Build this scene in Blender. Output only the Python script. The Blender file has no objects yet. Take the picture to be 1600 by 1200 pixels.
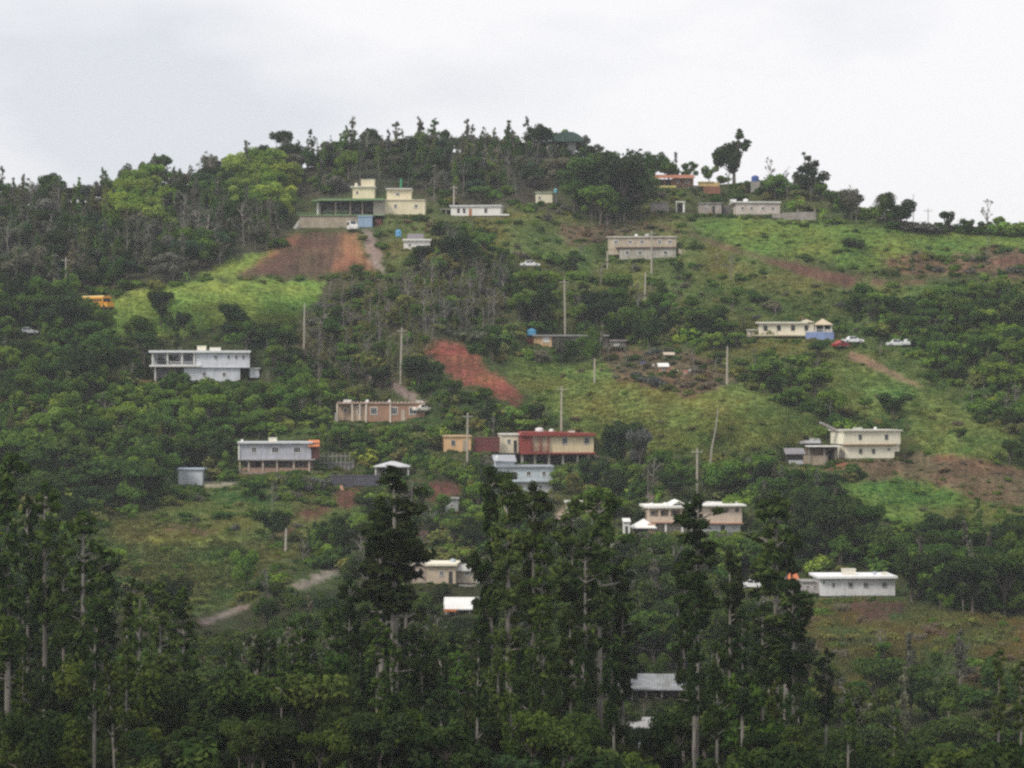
import bpy, math, random
import numpy as np
from mathutils import Vector

# ------------------------------------------------------------------ camera, sky, sun, exposure
SC = bpy.context.scene
COL = SC.collection
F = 4537.0                      # focal length measured in pixels of a 1600 px wide frame
cam = bpy.data.cameras.new('camera')
cam.sensor_width = 36.0
cam.lens = 36.0 * F / 1600.0
cam.clip_start = 0.5
cam.clip_end = 20000.0
camo = bpy.data.objects.new('camera', cam)
COL.objects.link(camo)
camo.location = (0, 0, 0)
camo.rotation_euler = (math.radians(90), 0, 0)
SC.camera = camo
SC.cycles.max_bounces = 5
SC.cycles.diffuse_bounces = 2
SC.cycles.glossy_bounces = 1
SC.cycles.transmission_bounces = 2
SC.cycles.transparent_max_bounces = 4
SC.cycles.volume_bounces = 0
SC.cycles.use_denoising = False
SC.cycles.filter_width = 2.5
SC.view_settings.view_transform = 'Standard'
SC.view_settings.look = 'None'
SC.view_settings.exposure = 0.6
SC.view_settings.gamma = 1.0
SC.view_settings.use_curve_mapping = False

SUN_EL, SUN_AZ = math.radians(46), math.radians(228)     # azimuth measured from +Y, clockwise
world = bpy.data.worlds.new('World')
SC.world = world
world.use_nodes = True
wt = world.node_tree
wt.nodes.clear()
w_out = wt.nodes.new('ShaderNodeOutputWorld')
w_mix = wt.nodes.new('ShaderNodeMixShader')
w_bg1 = wt.nodes.new('ShaderNodeBackground')
w_bg2 = wt.nodes.new('ShaderNodeBackground')
w_sky = wt.nodes.new('ShaderNodeTexSky')
w_sky.sky_type = 'NISHITA'
w_sky.sun_disc = False
w_sky.sun_elevation = SUN_EL
w_sky.sun_rotation = SUN_AZ
w_bg1.inputs['Strength'].default_value = 0.1
wt.links.new(w_sky.outputs[0], w_bg1.inputs[0])
w_tc = wt.nodes.new('ShaderNodeTexCoord')
w_map = wt.nodes.new('ShaderNodeMapping')
w_map.inputs['Scale'].default_value = (1, 1, 2.4)
w_map.inputs['Location'].default_value = (6.1, 0.9, 0.8)
w_n = wt.nodes.new('ShaderNodeTexNoise')
w_n.inputs['Scale'].default_value = 5.5
w_n.inputs['Detail'].default_value = 5.0
w_n.inputs['Roughness'].default_value = 0.48
w_r = wt.nodes.new('ShaderNodeValToRGB')
w_r.color_ramp.elements[0].position = 0.32
w_r.color_ramp.elements[0].color = (0.525, 0.54, 0.57, 1)
w_r.color_ramp.elements[1].position = 0.50
w_r.color_ramp.elements[1].color = (0.69, 0.68, 0.69, 1)
wt.links.new(w_tc.outputs['Generated'], w_map.inputs[0])
wt.links.new(w_map.outputs[0], w_n.inputs['Vector'])
wt.links.new(w_n.outputs['Fac'], w_r.inputs[0])
wt.links.new(w_r.outputs[0], w_bg2.inputs[0])
w_bg2.inputs['Strength'].default_value = 0.98
w_mix.inputs[0].default_value = 0.94
wt.links.new(w_bg1.outputs[0], w_mix.inputs[1])
wt.links.new(w_bg2.outputs[0], w_mix.inputs[2])
wt.links.new(w_mix.outputs[0], w_out.inputs[0])

sl = bpy.data.lights.new('sun', 'SUN')
sl.energy = 1.5
sl.angle = math.radians(14)
sl.color = (1.0, 0.93, 0.81)
sun = bpy.data.objects.new('sun', sl)
COL.objects.link(sun)
_d = Vector((math.sin(SUN_AZ) * math.cos(SUN_EL), math.cos(SUN_AZ) * math.cos(SUN_EL), math.sin(SUN_EL)))
sun.rotation_euler = _d.to_track_quat('Z', 'Y').to_euler()

HAZE = 0.00013
rng = np.random.default_rng(7)
R = random.Random(11)

# ------------------------------------------------------------------ helpers
def tag(o, label=None, cat=None, group=None, kind=None):
    if label: o['label'] = label
    if cat: o['category'] = cat
    if group: o['group'] = group
    if kind: o['kind'] = kind
    return o

def empty(name, loc, rz=0.0):
    o = bpy.data.objects.new(name, None)
    COL.objects.link(o)
    o.empty_display_size = 0.5
    o.location = loc
    o.rotation_euler = (0, 0, rz)
    return o

def link(name, me, parent=None):
    o = bpy.data.objects.new(name, me)
    COL.objects.link(o)
    if parent is not None: o.parent = parent
    return o

class MB:
    def __init__(s): s.v, s.f = [], []
    def add(s, vs, fs):
        b = len(s.v); s.v += [tuple(v) for v in vs]; s.f += [tuple(i + b for i in f) for f in fs]; return s
    def box(s, x0, x1, y0, y1, z0, z1):
        x0, x1 = min(x0, x1), max(x0, x1); y0, y1 = min(y0, y1), max(y0, y1); z0, z1 = min(z0, z1), max(z0, z1)
        return s.add([(x0,y0,z0),(x1,y0,z0),(x1,y1,z0),(x0,y1,z0),(x0,y0,z1),(x1,y0,z1),(x1,y1,z1),(x0,y1,z1)],
                     [(0,3,2,1),(4,5,6,7),(0,1,5,4),(1,2,6,5),(2,3,7,6),(3,0,4,7)])
    def prism(s, prof, y0, y1):          # prof: (x, z) outline, counter-clockwise seen from -Y
        n = len(prof)
        vs = [(x, y0, z) for x, z in prof] + [(x, y1, z) for x, z in prof]
        fs = [tuple(range(n)), tuple(range(2*n-1, n-1, -1))] + [(i, i+n, (i+1) % n + n, (i+1) % n) for i in range(n)]
        return s.add(vs, fs)
    def prismx(s, prof, x0, x1):         # prof: (y, z)
        n = len(prof)
        vs = [(x0, y, z) for y, z in prof] + [(x1, y, z) for y, z in prof]
        fs = [tuple(range(n-1, -1, -1)), tuple(range(n, 2*n))] + [(i, (i+1) % n, (i+1) % n + n, i+n) for i in range(n)]
        return s.add(vs, fs)
    def tube(s, pts, rad, n=6, cap=True):
        pts = [Vector(p) for p in pts]
        rings = []
        for i, p in enumerate(pts):
            d = (pts[min(i+1, len(pts)-1)] - pts[max(i-1, 0)]).normalized()
            a = d.orthogonal().normalized(); b = d.cross(a)
            r = rad[i] if hasattr(rad, '__len__') else rad
            rings.append([p + (a * math.cos(2*math.pi*k/n) + b * math.sin(2*math.pi*k/n)) * r for k in range(n)])
        vs = [v for rg in rings for v in rg]
        fs = [(i*n+k, i*n+(k+1) % n, (i+1)*n+(k+1) % n, (i+1)*n+k) for i in range(len(pts)-1) for k in range(n)]
        if cap: fs += [tuple(range(n-1, -1, -1)), tuple(range((len(pts)-1)*n, len(pts)*n))]
        return s.add(vs, fs)
    def mesh(s, name, mat=None):
        me = bpy.data.meshes.new(name); me.from_pydata(s.v, [], s.f)
        if mat: me.materials.append(mat)
        me.update(); return me
    def build(s, name, mat=None, parent=None):
        return link(name, s.mesh(name, mat), parent)

_vn = {}
def vnoise(x, y, seed=0):
    if seed not in _vn: _vn[seed] = np.random.default_rng(1000 + seed).random((256, 256))
    t = _vn[seed]
    x = np.asarray(x, float) + 1e4; y = np.asarray(y, float) + 1e4
    xi = np.floor(x).astype(int); yi = np.floor(y).astype(int)
    fx = x - xi; fy = y - yi
    fx = fx*fx*(3-2*fx); fy = fy*fy*(3-2*fy)
    g = lambda a, b: t[a % 256, b % 256]
    return (g(xi, yi)*(1-fx)+g(xi+1, yi)*fx)*(1-fy) + (g(xi, yi+1)*(1-fx)+g(xi+1, yi+1)*fx)*fy
def fbm(x, y, seed=0, o=4):
    a, s, r = 0.5, 0, 0
    for i in range(o):
        r = r + a*vnoise(np.asarray(x)*2**i, np.asarray(y)*2**i, seed+i); s += a; a *= .5
    return r/s

# ------------------------------------------------------------------ materials
def newmat(name, rough=0.85):
    m = bpy.data.materials.new(name); m.use_nodes = True
    nt = m.node_tree; b = nt.nodes['Principled BSDF']
    b.inputs['Roughness'].default_value = rough
    b.inputs['Specular IOR Level'].default_value = 0.25
    return m, nt, b

_mats = {}
def paint(rgb, dirt=0.35, rough=0.8, scale=1.2, metal=0.0):
    """weathered paint or concrete: streaks run down the wall, blotches of grime"""
    key = (tuple(round(c, 3) for c in rgb), dirt, rough, metal)
    if key in _mats: return _mats[key]
    m, nt, b = newmat('painted_surface', rough)
    tc = nt.nodes.new('ShaderNodeTexCoord')
    mp = nt.nodes.new('ShaderNodeMapping'); mp.inputs['Scale'].default_value = (1.6, 1.6, 0.28)
    n1 = nt.nodes.new('ShaderNodeTexNoise'); n1.inputs['Scale'].default_value = scale; n1.inputs['Detail'].default_value = 5
    n2 = nt.nodes.new('ShaderNodeTexNoise'); n2.inputs['Scale'].default_value = 0.55; n2.inputs['Detail'].default_value = 4
    ad = nt.nodes.new('ShaderNodeMath'); ad.operation = 'MULTIPLY'
    rp = nt.nodes.new('ShaderNodeMapRange'); rp.inputs[1].default_value = 0.16; rp.inputs[2].default_value = 0.34
    rp.inputs[3].default_value = dirt; rp.inputs[4].default_value = 0.0
    mx = nt.nodes.new('ShaderNodeMix'); mx.data_type = 'RGBA'
    mx.inputs['A'].default_value = (*rgb, 1)
    mx.inputs['B'].default_value = (rgb[0]*.38+.03, rgb[1]*.36+.028, rgb[2]*.32+.02, 1)
    L = nt.links.new
    L(tc.outputs['Object'], mp.inputs[0]); L(mp.outputs[0], n1.inputs['Vector']); L(tc.outputs['Object'], n2.inputs['Vector'])
    L(n1.outputs[0], ad.inputs[0]); L(n2.outputs[0], ad.inputs[1]); L(ad.outputs[0], rp.inputs[0])
    L(rp.outputs[0], mx.inputs['Factor']); L(mx.outputs['Result'], b.inputs['Base Color'])
    b.inputs['Metallic'].default_value = metal
    _mats[key] = m
    return m

def glossy(rgb, rough=0.25):
    key = ('g', rgb, rough)
    if key not in _mats:
        m, nt, b = newmat('glossy_surface', rough); b.inputs['Base Color'].default_value = (*rgb, 1)
        b.inputs['Specular IOR Level'].default_value = 0.5
        n = nt.nodes.new('ShaderNodeTexNoise'); n.inputs['Scale'].default_value = 3
        mr = nt.nodes.new('ShaderNodeMapRange'); mr.inputs[3].default_value = rough*.7; mr.inputs[4].default_value = rough*1.5
        nt.links.new(n.outputs[0], mr.inputs[0]); nt.links.new(mr.outputs[0], b.inputs['Roughness'])
        _mats[key] = m
    return _mats[key]

GLASS = glossy((0.03, 0.035, 0.045), 0.2)
WHITE = paint((0.80, 0.79, 0.76), 0.22)
CREAM = paint((0.78, 0.70, 0.50), 0.25)
CONC = paint((0.36, 0.35, 0.33), 0.5)
DARK = paint((0.05, 0.05, 0.055), 0.3)

def leafmat(name, trans=0.22):
    m = bpy.data.materials.new(name); m.use_nodes = True
    nt = m.node_tree; nt.nodes.clear(); N = nt.nodes.new; L = nt.links.new
    out = N('ShaderNodeOutputMaterial'); mix = N('ShaderNodeMixShader'); mix.inputs[0].default_value = trans
    d = N('ShaderNodeBsdfDiffuse'); t = N('ShaderNodeBsdfTranslucent')
    a = N('ShaderNodeAttribute'); a.attribute_type = 'INSTANCER'; a.attribute_name = 'tint'
    v = N('ShaderNodeAttribute'); v.attribute_type = 'GEOMETRY'; v.attribute_name = 'lv'
    mr = N('ShaderNodeMapRange'); mr.inputs[3].default_value = 0.5; mr.inputs[4].default_value = 1.6
    hs = N('ShaderNodeHueSaturation')
    hr = N('ShaderNodeMapRange'); hr.inputs[3].default_value = 0.53; hr.inputs[4].default_value = 0.475
    L(v.outputs['Fac'], mr.inputs[0]); L(v.outputs['Fac'], hr.inputs[0])
    L(a.outputs['Color'], hs.inputs['Color']); L(mr.outputs[0], hs.inputs['Value']); L(hr.outputs[0], hs.inputs['Hue'])
    L(hs.outputs[0], d.inputs[0]); L(hs.outputs[0], t.inputs[0])
    L(d.outputs[0], mix.inputs[1]); L(t.outputs[0], mix.inputs[2]); L(mix.outputs[0], out.inputs[0])
    return m
LEAF = leafmat('leaf_surface', 0.3)
GRASSM = leafmat('grass_blade_surface', 0.3)

def barkmat(c0, c1):
    m, nt, b = newmat('bark', 0.95)
    tc = nt.nodes.new('ShaderNodeTexCoord'); mp = nt.nodes.new('ShaderNodeMapping'); mp.inputs['Scale'].default_value = (30, 30, 6)
    n = nt.nodes.new('ShaderNodeTexNoise'); n.inputs['Scale'].default_value = 1.5; n.inputs['Detail'].default_value = 4
    r = nt.nodes.new('ShaderNodeValToRGB'); r.color_ramp.elements[0].color = (*c0, 1); r.color_ramp.elements[1].color = (*c1, 1)
    r.color_ramp.elements[0].position = .35; r.color_ramp.elements[1].position = .68
    L = nt.links.new; L(tc.outputs['Object'], mp.inputs[0]); L(mp.outputs[0], n.inputs['Vector']); L(n.outputs[0], r.inputs[0]); L(r.outputs[0], b.inputs['Base Color'])
    return m
BARK = barkmat((0.05, 0.042, 0.034), (0.19, 0.165, 0.14))
BARKG = barkmat((0.11, 0.10, 0.09), (0.33, 0.30, 0.27))
POLE = barkmat((0.30, 0.27, 0.22), (0.56, 0.52, 0.45))

# ------------------------------------------------------------------ terrain
# the hillside is surveyed as a distance for every bearing X and elevation Y (pixels of the 1600 px frame)
BY = [100, 180, 240, 300, 350, 400, 450, 500, 560, 640, 700, 780, 850, 930, 1000, 1100, 1200, 1230]
BD = [860, 805, 760, 715, 680, 655, 635, 618, 600, 575, 555, 520, 485, 450, 420, 375, 330, 320]
SKX = [-6500, -2000, -400, 0, 60, 90, 130, 190, 250, 290, 340, 400, 440, 480, 550, 620, 700, 760, 840, 900, 930, 1000, 1050, 1100, 1150, 1300, 1350, 1400, 1470, 1560, 1700, 2200, 4000, 8000]
SKY = [560, 480, 330, 318, 322, 312, 318, 300, 285, 292, 285, 270, 262, 262, 240, 243, 236, 243, 240, 236, 262, 280, 288, 292, 286, 302, 326, 352, 358, 362, 366, 420, 540, 600]
def ridgeY(X): return np.interp(X, SKX, SKY) + 3*(fbm(np.asarray(X)/60., 0.3, 40)-.5)*2

# level pads cut for houses: (x0, x1, y_front, metres deep)
PADS = [(455,600,358,20),(590,672,336,12),(690,800,341,9),(620,680,390,8),(832,870,318,7),(1000,1095,293,10),(1135,1225,336,10),(1085,1135,335,7),
        (940,1062,406,9),(820,980,545,8),(1160,1345,534,12),(1375,1425,543,7),(1300,1420,719,10),(1225,1300,728,9),(228,410,600,10),
        (515,680,661,10),(365,555,740,10),(270,322,759,6),(685,742,708,7),(775,985,728,10),(765,870,770,9),(995,1170,834,10),
        (970,1030,830,5),(632,750,914,9),(686,756,957,7),(1225,1410,934,10),(1152,1205,922,6),(940,1085,1090,9),(965,1045,1168,8),(120,180,482,7),(28,56,525,5),(808,850,420,5),(575,650,742,7)]
gX = np.arange(-400, 2001, 3.0)
gY = np.arange(120, 1231, 2.5)
def base_D(X, Y):
    D = np.interp(Y, BY, BD)
    D = D + 24*(fbm(X/230., Y/190., 3, 3)-.5) + 12*(fbm(X/75., Y/70., 9, 2)-.5)
    D = D - 22*np.exp(-((X-330)/190.)**2 - ((Y-450)/60.)**2) - 9*np.exp(-((X-500)/70.)**4 - ((Y-402)/38.)**4)            # bright grass spur
    D = D - 18*np.exp(-((X-1120)/170.)**2 - ((Y-640)/60.)**2)           # dull grass spur
    D = D - 15*np.exp(-((X-1500)/160.)**2 - ((Y-700)/60.)**2)
    D = D - 14*np.exp(-((X-1420)/210.)**2 - ((Y-1000)/70.)**2)
    D = D - 8*np.exp(-((X-330)/120.)**2 - ((Y-860)/45.)**2)
    return D
GX, GY = np.meshgrid(gX, gY)
GD = base_D(GX, GY)
for (x0, x1, yf, dep) in PADS:
    wx = 1/(1+np.exp(-(GX-x0+2)/4.)) * 1/(1+np.exp((GX-x1-2)/4.))
    t = np.clip((yf+1 - GY)/5.0, 0, 1)
    fade = np.clip(1-(yf-5-GY)/70., 0, 1)
    GD = GD + wx*dep*t*fade
GD = np.maximum.accumulate(GD[::-1], axis=0)[::-1] + (1230-GY)*1e-3
def Dat(X, Y):
    X = np.asarray(X, float); Y = np.asarray(Y, float)
    xi = np.clip((X-gX[0])/3.0, 0, len(gX)-1.001); yi = np.clip((Y-gY[0])/2.5, 0, len(gY)-1.001)
    a = np.floor(xi).astype(int); b = np.floor(yi).astype(int); fx = xi-a; fy = yi-b
    return (GD[b,a]*(1-fx)+GD[b,a+1]*fx)*(1-fy)+(GD[b+1,a]*(1-fx)+GD[b+1,a+1]*fx)*fy
def W(X, Y, D=None):
    if D is None: D = float(Dat(X, Y))
    return Vector(((X-800)/F*D, D, (600-Y)/F*D))
NEARD = [320, 300, 270, 230, 200, 120, 60, 20, 5, -80]
NEARZ = [-44.4, -41.5, -37, -31, -27, -17.5, -9.5, -4, -1.9, -1.7]
def ground_z(x, D):
    if D < 320: return float(np.interp(D, NEARD[::-1], NEARZ[::-1]))
    X = 800 + F*x/D
    col = GD[:, int(np.clip(round((X-gX[0])/3.0), 0, len(gX)-1))]
    Y = float(np.interp(D, col[::-1], gY[::-1]))
    return (600-Y)/F*D

# land cover polygons, later ones lie over earlier ones
POLY = [
 ('shrub', [(-400,100),(2000,100),(2000,1300),(-400,1300)]),
 ('farwood', [(-400,100),(930,100),(930,300),(870,330),(720,322),(600,300),(470,315),(452,378),(300,432),(170,450),(100,462),(-400,500)]),
 ('brightwood', [(150,345),(170,312),(220,300),(268,320),(262,352),(200,372)]),
 ('brightwood', [(350,330),(345,300),(395,262),(440,268),(462,300),(452,345),(400,350)]),
 ('wood', [(-400,455),(60,470),(120,480),(150,500),(240,520),(300,480),(400,520),(480,540),(450,600),(230,600),(-400,620)]),
 ('dead', [(480,440),(620,430),(720,400),(790,430),(800,520),(700,545),(640,600),(560,600),(460,560)]),
 ('green', [(-400,600),(120,590),(240,610),(380,610),(500,640),(500,670),(370,700),(260,700),(240,790),(-400,800)]),
 ('scrub', [(740,335),(900,330),(1010,320),(1200,400),(1380,460),(1500,450),(1600,430),(1900,430),(1900,640),(1560,640),(1400,620),(1050,560),(830,510),(770,420)]),
 ('shrub', [(760,400),(900,420),(960,470),(1080,480),(1170,520),(1100,560),(1000,545),(800,520)]),
 ('wood', [(880,225),(1010,225),(1100,280),(1140,300),(1010,315),(1000,350),(900,345),(870,300)]),
 ('grassgreen', [(1075,345),(1150,340),(1275,344),(1350,352),(1420,360),(1900,365),(1900,420),(1400,405),(1350,420),(1180,398)]),
 ('brownscrub', [(1370,402),(1440,388),(1470,400),(1540,386),(1600,392),(1900,395),(1900,440),(1480,430),(1400,428)]),
 ('brownscrub', [(860,350),(1010,345),(1060,362),(940,375),(880,385)]),
 ('brownline', [(1075,362),(1140,383),(1192,399),(1190,405),(1130,390),(1075,368)]), ('brownline', [(1190,398),(1240,410),(1300,424),(1385,437),(1380,457),(1320,450),(1260,433),(1190,409)]),
 ('brownline', [(1400,440),(1450,436),(1445,446),(1402,448)]), ('brownline', [(1540,405),(1600,398),(1640,400),(1640,415),(1560,418)]),
 ('green', [(1330,440),(1480,450),(1900,440),(1900,640),(1600,650),(1480,600),(1330,500)]),
 ('grassdull', [(780,555),(830,560),(880,570),(1000,552),(1100,575),(1290,655),(1240,692),(1170,702),(990,706),(930,690),(870,640),(810,600)]),
 ('brownscrub', [(940,545),(1080,550),(1160,600),(1060,620),(960,590)]),
 ('grassdull', [(1300,560),(1440,600),(1530,650),(1600,690),(1600,720),(1440,715),(1420,660),(1300,640)]),
 ('path', [(1325,548),(1345,552),(1400,580),(1445,606),(1425,604),(1360,575),(1322,560)]),
 ('soilred', [(662,545),(700,535),(735,545),(765,572),(800,600),(822,622),(810,632),(760,612),(706,592),(690,565)]),
 ('grassbright', [(150,500),(160,484),(240,444),(330,437),(505,433),(500,468),(440,508),(360,500),(280,522),(200,528)]),
 ('grassbright', [(300,433),(380,398),(450,376),(472,362),(420,396),(372,434)]),
 ('hedge', [(300,434),(372,430),(480,430),(600,428),(600,434),(440,437),(310,439)]),
 ('mound', [(362,433),(400,402),(450,374),(485,360),(545,358),(562,362),(575,395),(597,424),(560,420),(520,432)]),
 ('orange', [(512,430),(535,395),(545,363),(566,362),(574,395),(596,424),(560,412),(535,425)]), ('orange', [(395,404),(455,371),(478,362),(466,374),(410,404),(368,430)]),
 ('drive', [(566,360),(582,360),(597,400),(600,426),(583,420),(572,392)]),
 ('grassmix', [(600,342),(680,345),(690,380),(640,420),(605,415)]),
 ('soilred', [(1300,714),(1350,718),(1380,712),(1398,722),(1350,730),(1270,735)]),
 ('brownslope', [(1325,722),(1400,708),(1440,704),(1500,714),(1640,742),(1900,760),(1900,805),(1590,795),(1520,778),(1440,754),(1345,752)]),
 ('soilred', [(1445,712),(1485,710),(1500,722),(1460,722)]),
 ('grassgreen', [(1330,752),(1440,752),(1520,775),(1560,800),(1440,830),(1330,815),(1310,780)]),
 ('grassyel', [(400,662),(520,655),(525,664),(400,668)]),
 ('scrub', [(330,760),(500,770),(560,800),(480,830),(300,835),(230,800)]),
 ('grassdark', [(130,815),(250,795),(350,830),(440,842),(470,860),(400,895),(340,950),(250,965),(190,900),(140,860)]),
 ('grassdull', [(230,838),(360,836),(440,845),(440,851),(350,844),(240,848)]), ('soildark', [(245,825),(350,827),(352,835),(260,832)]),
 ('soildark', [(425,832),(440,820),(475,818),(470,836),(440,842)]),
 ('soildark', [(520,762),(560,760),(558,790),(535,795),(515,790)]),
 ('soildark', [(460,790),(520,792),(500,812),(455,806)]),
 ('soildark', [(630,752),(720,752),(735,775),(640,778)]),
 ('soildark', [(610,822),(700,825),(690,845),(615,842)]),
 ('brown', [(640,925),(760,925),(760,935),(640,940)]),
 ('wood', [(1190,740),(1320,760),(1340,820),(1600,820),(1900,800),(1900,960),(1420,960),(1405,890),(1270,890),(1190,880)]),
 ('scrub', [(1430,790),(1600,800),(1900,800),(1900,860),(1500,850)]),
 ('drybrown', [(1220,935),(1300,938),(1400,936),(1480,960),(1900,975),(1900,1110),(1260,1100),(1210,1010)]),
 ('brown', [(1310,938),(1405,937),(1420,955),(1380,972),(1320,960)]),
 ('forewood', [(-400,960),(250,970),(350,950),(520,920),(1000,860),(1160,930),(1215,1010),(1260,1095),(1420,1110),(1900,1115),(1900,1300),(-400,1300)]),
 ('drive', [(305,973),(345,958),(385,942),(392,946),(350,966),(325,976)]),
 ('drive', [(455,915),(500,893),(530,885),(534,896),(500,910),(470,922)]),
 ('drive', [(1003,755),(1012,758),(1026,785),(1012,786)]),
 ('drive', [(553,575),(575,582),(625,600),(672,632),(662,640),(615,610),(560,585)]),
 ('drive', [(1288,658),(1300,664),(1322,674),(1310,680),(1290,668)]),
 ('soilpale', [(845,825),(880,800),(900,800),(890,812),(860,840)]),
]
COVCOL = {'brownslope': (.135,.092,.054),'brownline': (.105,.058,.042), 'grassdark': (.088,.108,.034),  # base colours of the ground itself
 'shrub': (0.06, 0.075, 0.028), 'farwood': (0.055, 0.058, 0.034), 'brightwood': (.05,.07,.02), 'wood': (0.042, 0.056, 0.022), 'dead': (.075,.078,.045),
 'green': (0.085, 0.125, 0.034), 'scrub': (0.105, 0.128, 0.042), 'grassgreen': (.115,.178,.038), 'brownscrub': (0.135, 0.1, 0.06), 'brown': (0.085, 0.052, 0.037),
 'grassdull': (0.14, 0.18, 0.048), 'path': (0.22, 0.145, 0.09), 'soilred': (.185,.066,.045), 'grassbright': (0.165, 0.24, 0.052), 'hedge': (.05,.07,.025),
 'mound': (.095,.062,.043), 'orange': (0.24, 0.125, 0.065), 'drive': (.21,.17,.145), 'grassmix': (.10,.115,.040), 'grassyel': (.22,.27,.04),
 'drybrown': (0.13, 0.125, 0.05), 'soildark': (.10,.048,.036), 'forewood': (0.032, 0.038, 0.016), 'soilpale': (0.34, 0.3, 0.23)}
COVN = list(COVCOL)
CLEAR = {'brownslope','brownline','grassdark','soildark','grassgreen','brown','grassdull','path','soilred','grassbright','mound','orange','drive','grassyel','drybrown','grassmix','brownscrub','soilpale'}
def pip(px, py, poly):
    ins = np.zeros(px.shape, bool); n = len(poly)
    for i in range(n):
        x1, y1 = poly[i]; x2, y2 = poly[(i+1) % n]
        if y1 == y2: continue
        c = ((y1 > py) != (y2 > py)) & (px < (x2-x1)*(py-y1)/(y2-y1)+x1)
        ins ^= c
    return ins
wX = GX + 26*(fbm(GX/38., GY/26., 20, 3)-.5) + 16*(vnoise(GX/6., GY/4., 33)-.5); wY = GY + 16*(fbm(GX/40., GY/24., 30, 3)-.5) + 10*(vnoise(GX/6., GY/4., 34)-.5)
COV = np.zeros(GX.shape, int); GCOL = np.zeros(GX.shape+(3,))
for nm, pl in POLY:
    sharp = nm in ('drive', 'path', 'grassyel', 'brownline')
    k = pip(GX if sharp else wX, GY if sharp else wY, pl)
    COV[k] = COVN.index(nm); GCOL[k] = COVCOL[nm]
def cover(X, Y):
    a = int(np.clip((X-gX[0])/3.0, 0, len(gX)-1)); b = int(np.clip((Y-gY[0])/2.5, 0, len(gY)-1))
    return COVN[COV[b, a]]
# soften edges a little and mottle with drier and greener patches
for _ in range(2):
    P_ = np.pad(GCOL, ((1,1),(1,1),(0,0)), 'edge')
    GCOL = (P_[1:-1,1:-1]*2+P_[:-2,1:-1]+P_[2:,1:-1]+P_[1:-1,:-2]+P_[1:-1,2:])/6
for _ in range(5):
    P_ = np.pad(GCOL, ((1,1),(1,1),(0,0)), 'edge')
    SM_ = (P_[1:-1,1:-1]+P_[:-2,1:-1]+P_[2:,1:-1]+P_[1:-1,:-2]+P_[1:-1,2:])/5
    SOIL_ = np.isin(COV, [COVN.index(q) for q in ('mound', 'orange', 'brownslope', 'soilred', 'soildark', 'brownline')])
    GCOL = np.where(SOIL_[..., None], SM_, GCOL)
GCOL = np.where(SOIL_[..., None], GCOL*(.62+.76*fbm(GX/5., (GY+.35*GX)/34., 110, 3))[..., None], GCOL)      # wash-outs running down the cut
mt = fbm(GX/24., GY/13., 50, 4)[..., None]; m2 = fbm(GX/70., GY/30., 60, 3)[..., None]
GCOL = GCOL*(0.62+0.76*mt)
GCOL = GCOL*(1 + (m2-.5)*np.array([.55, .1, .2]))

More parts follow.
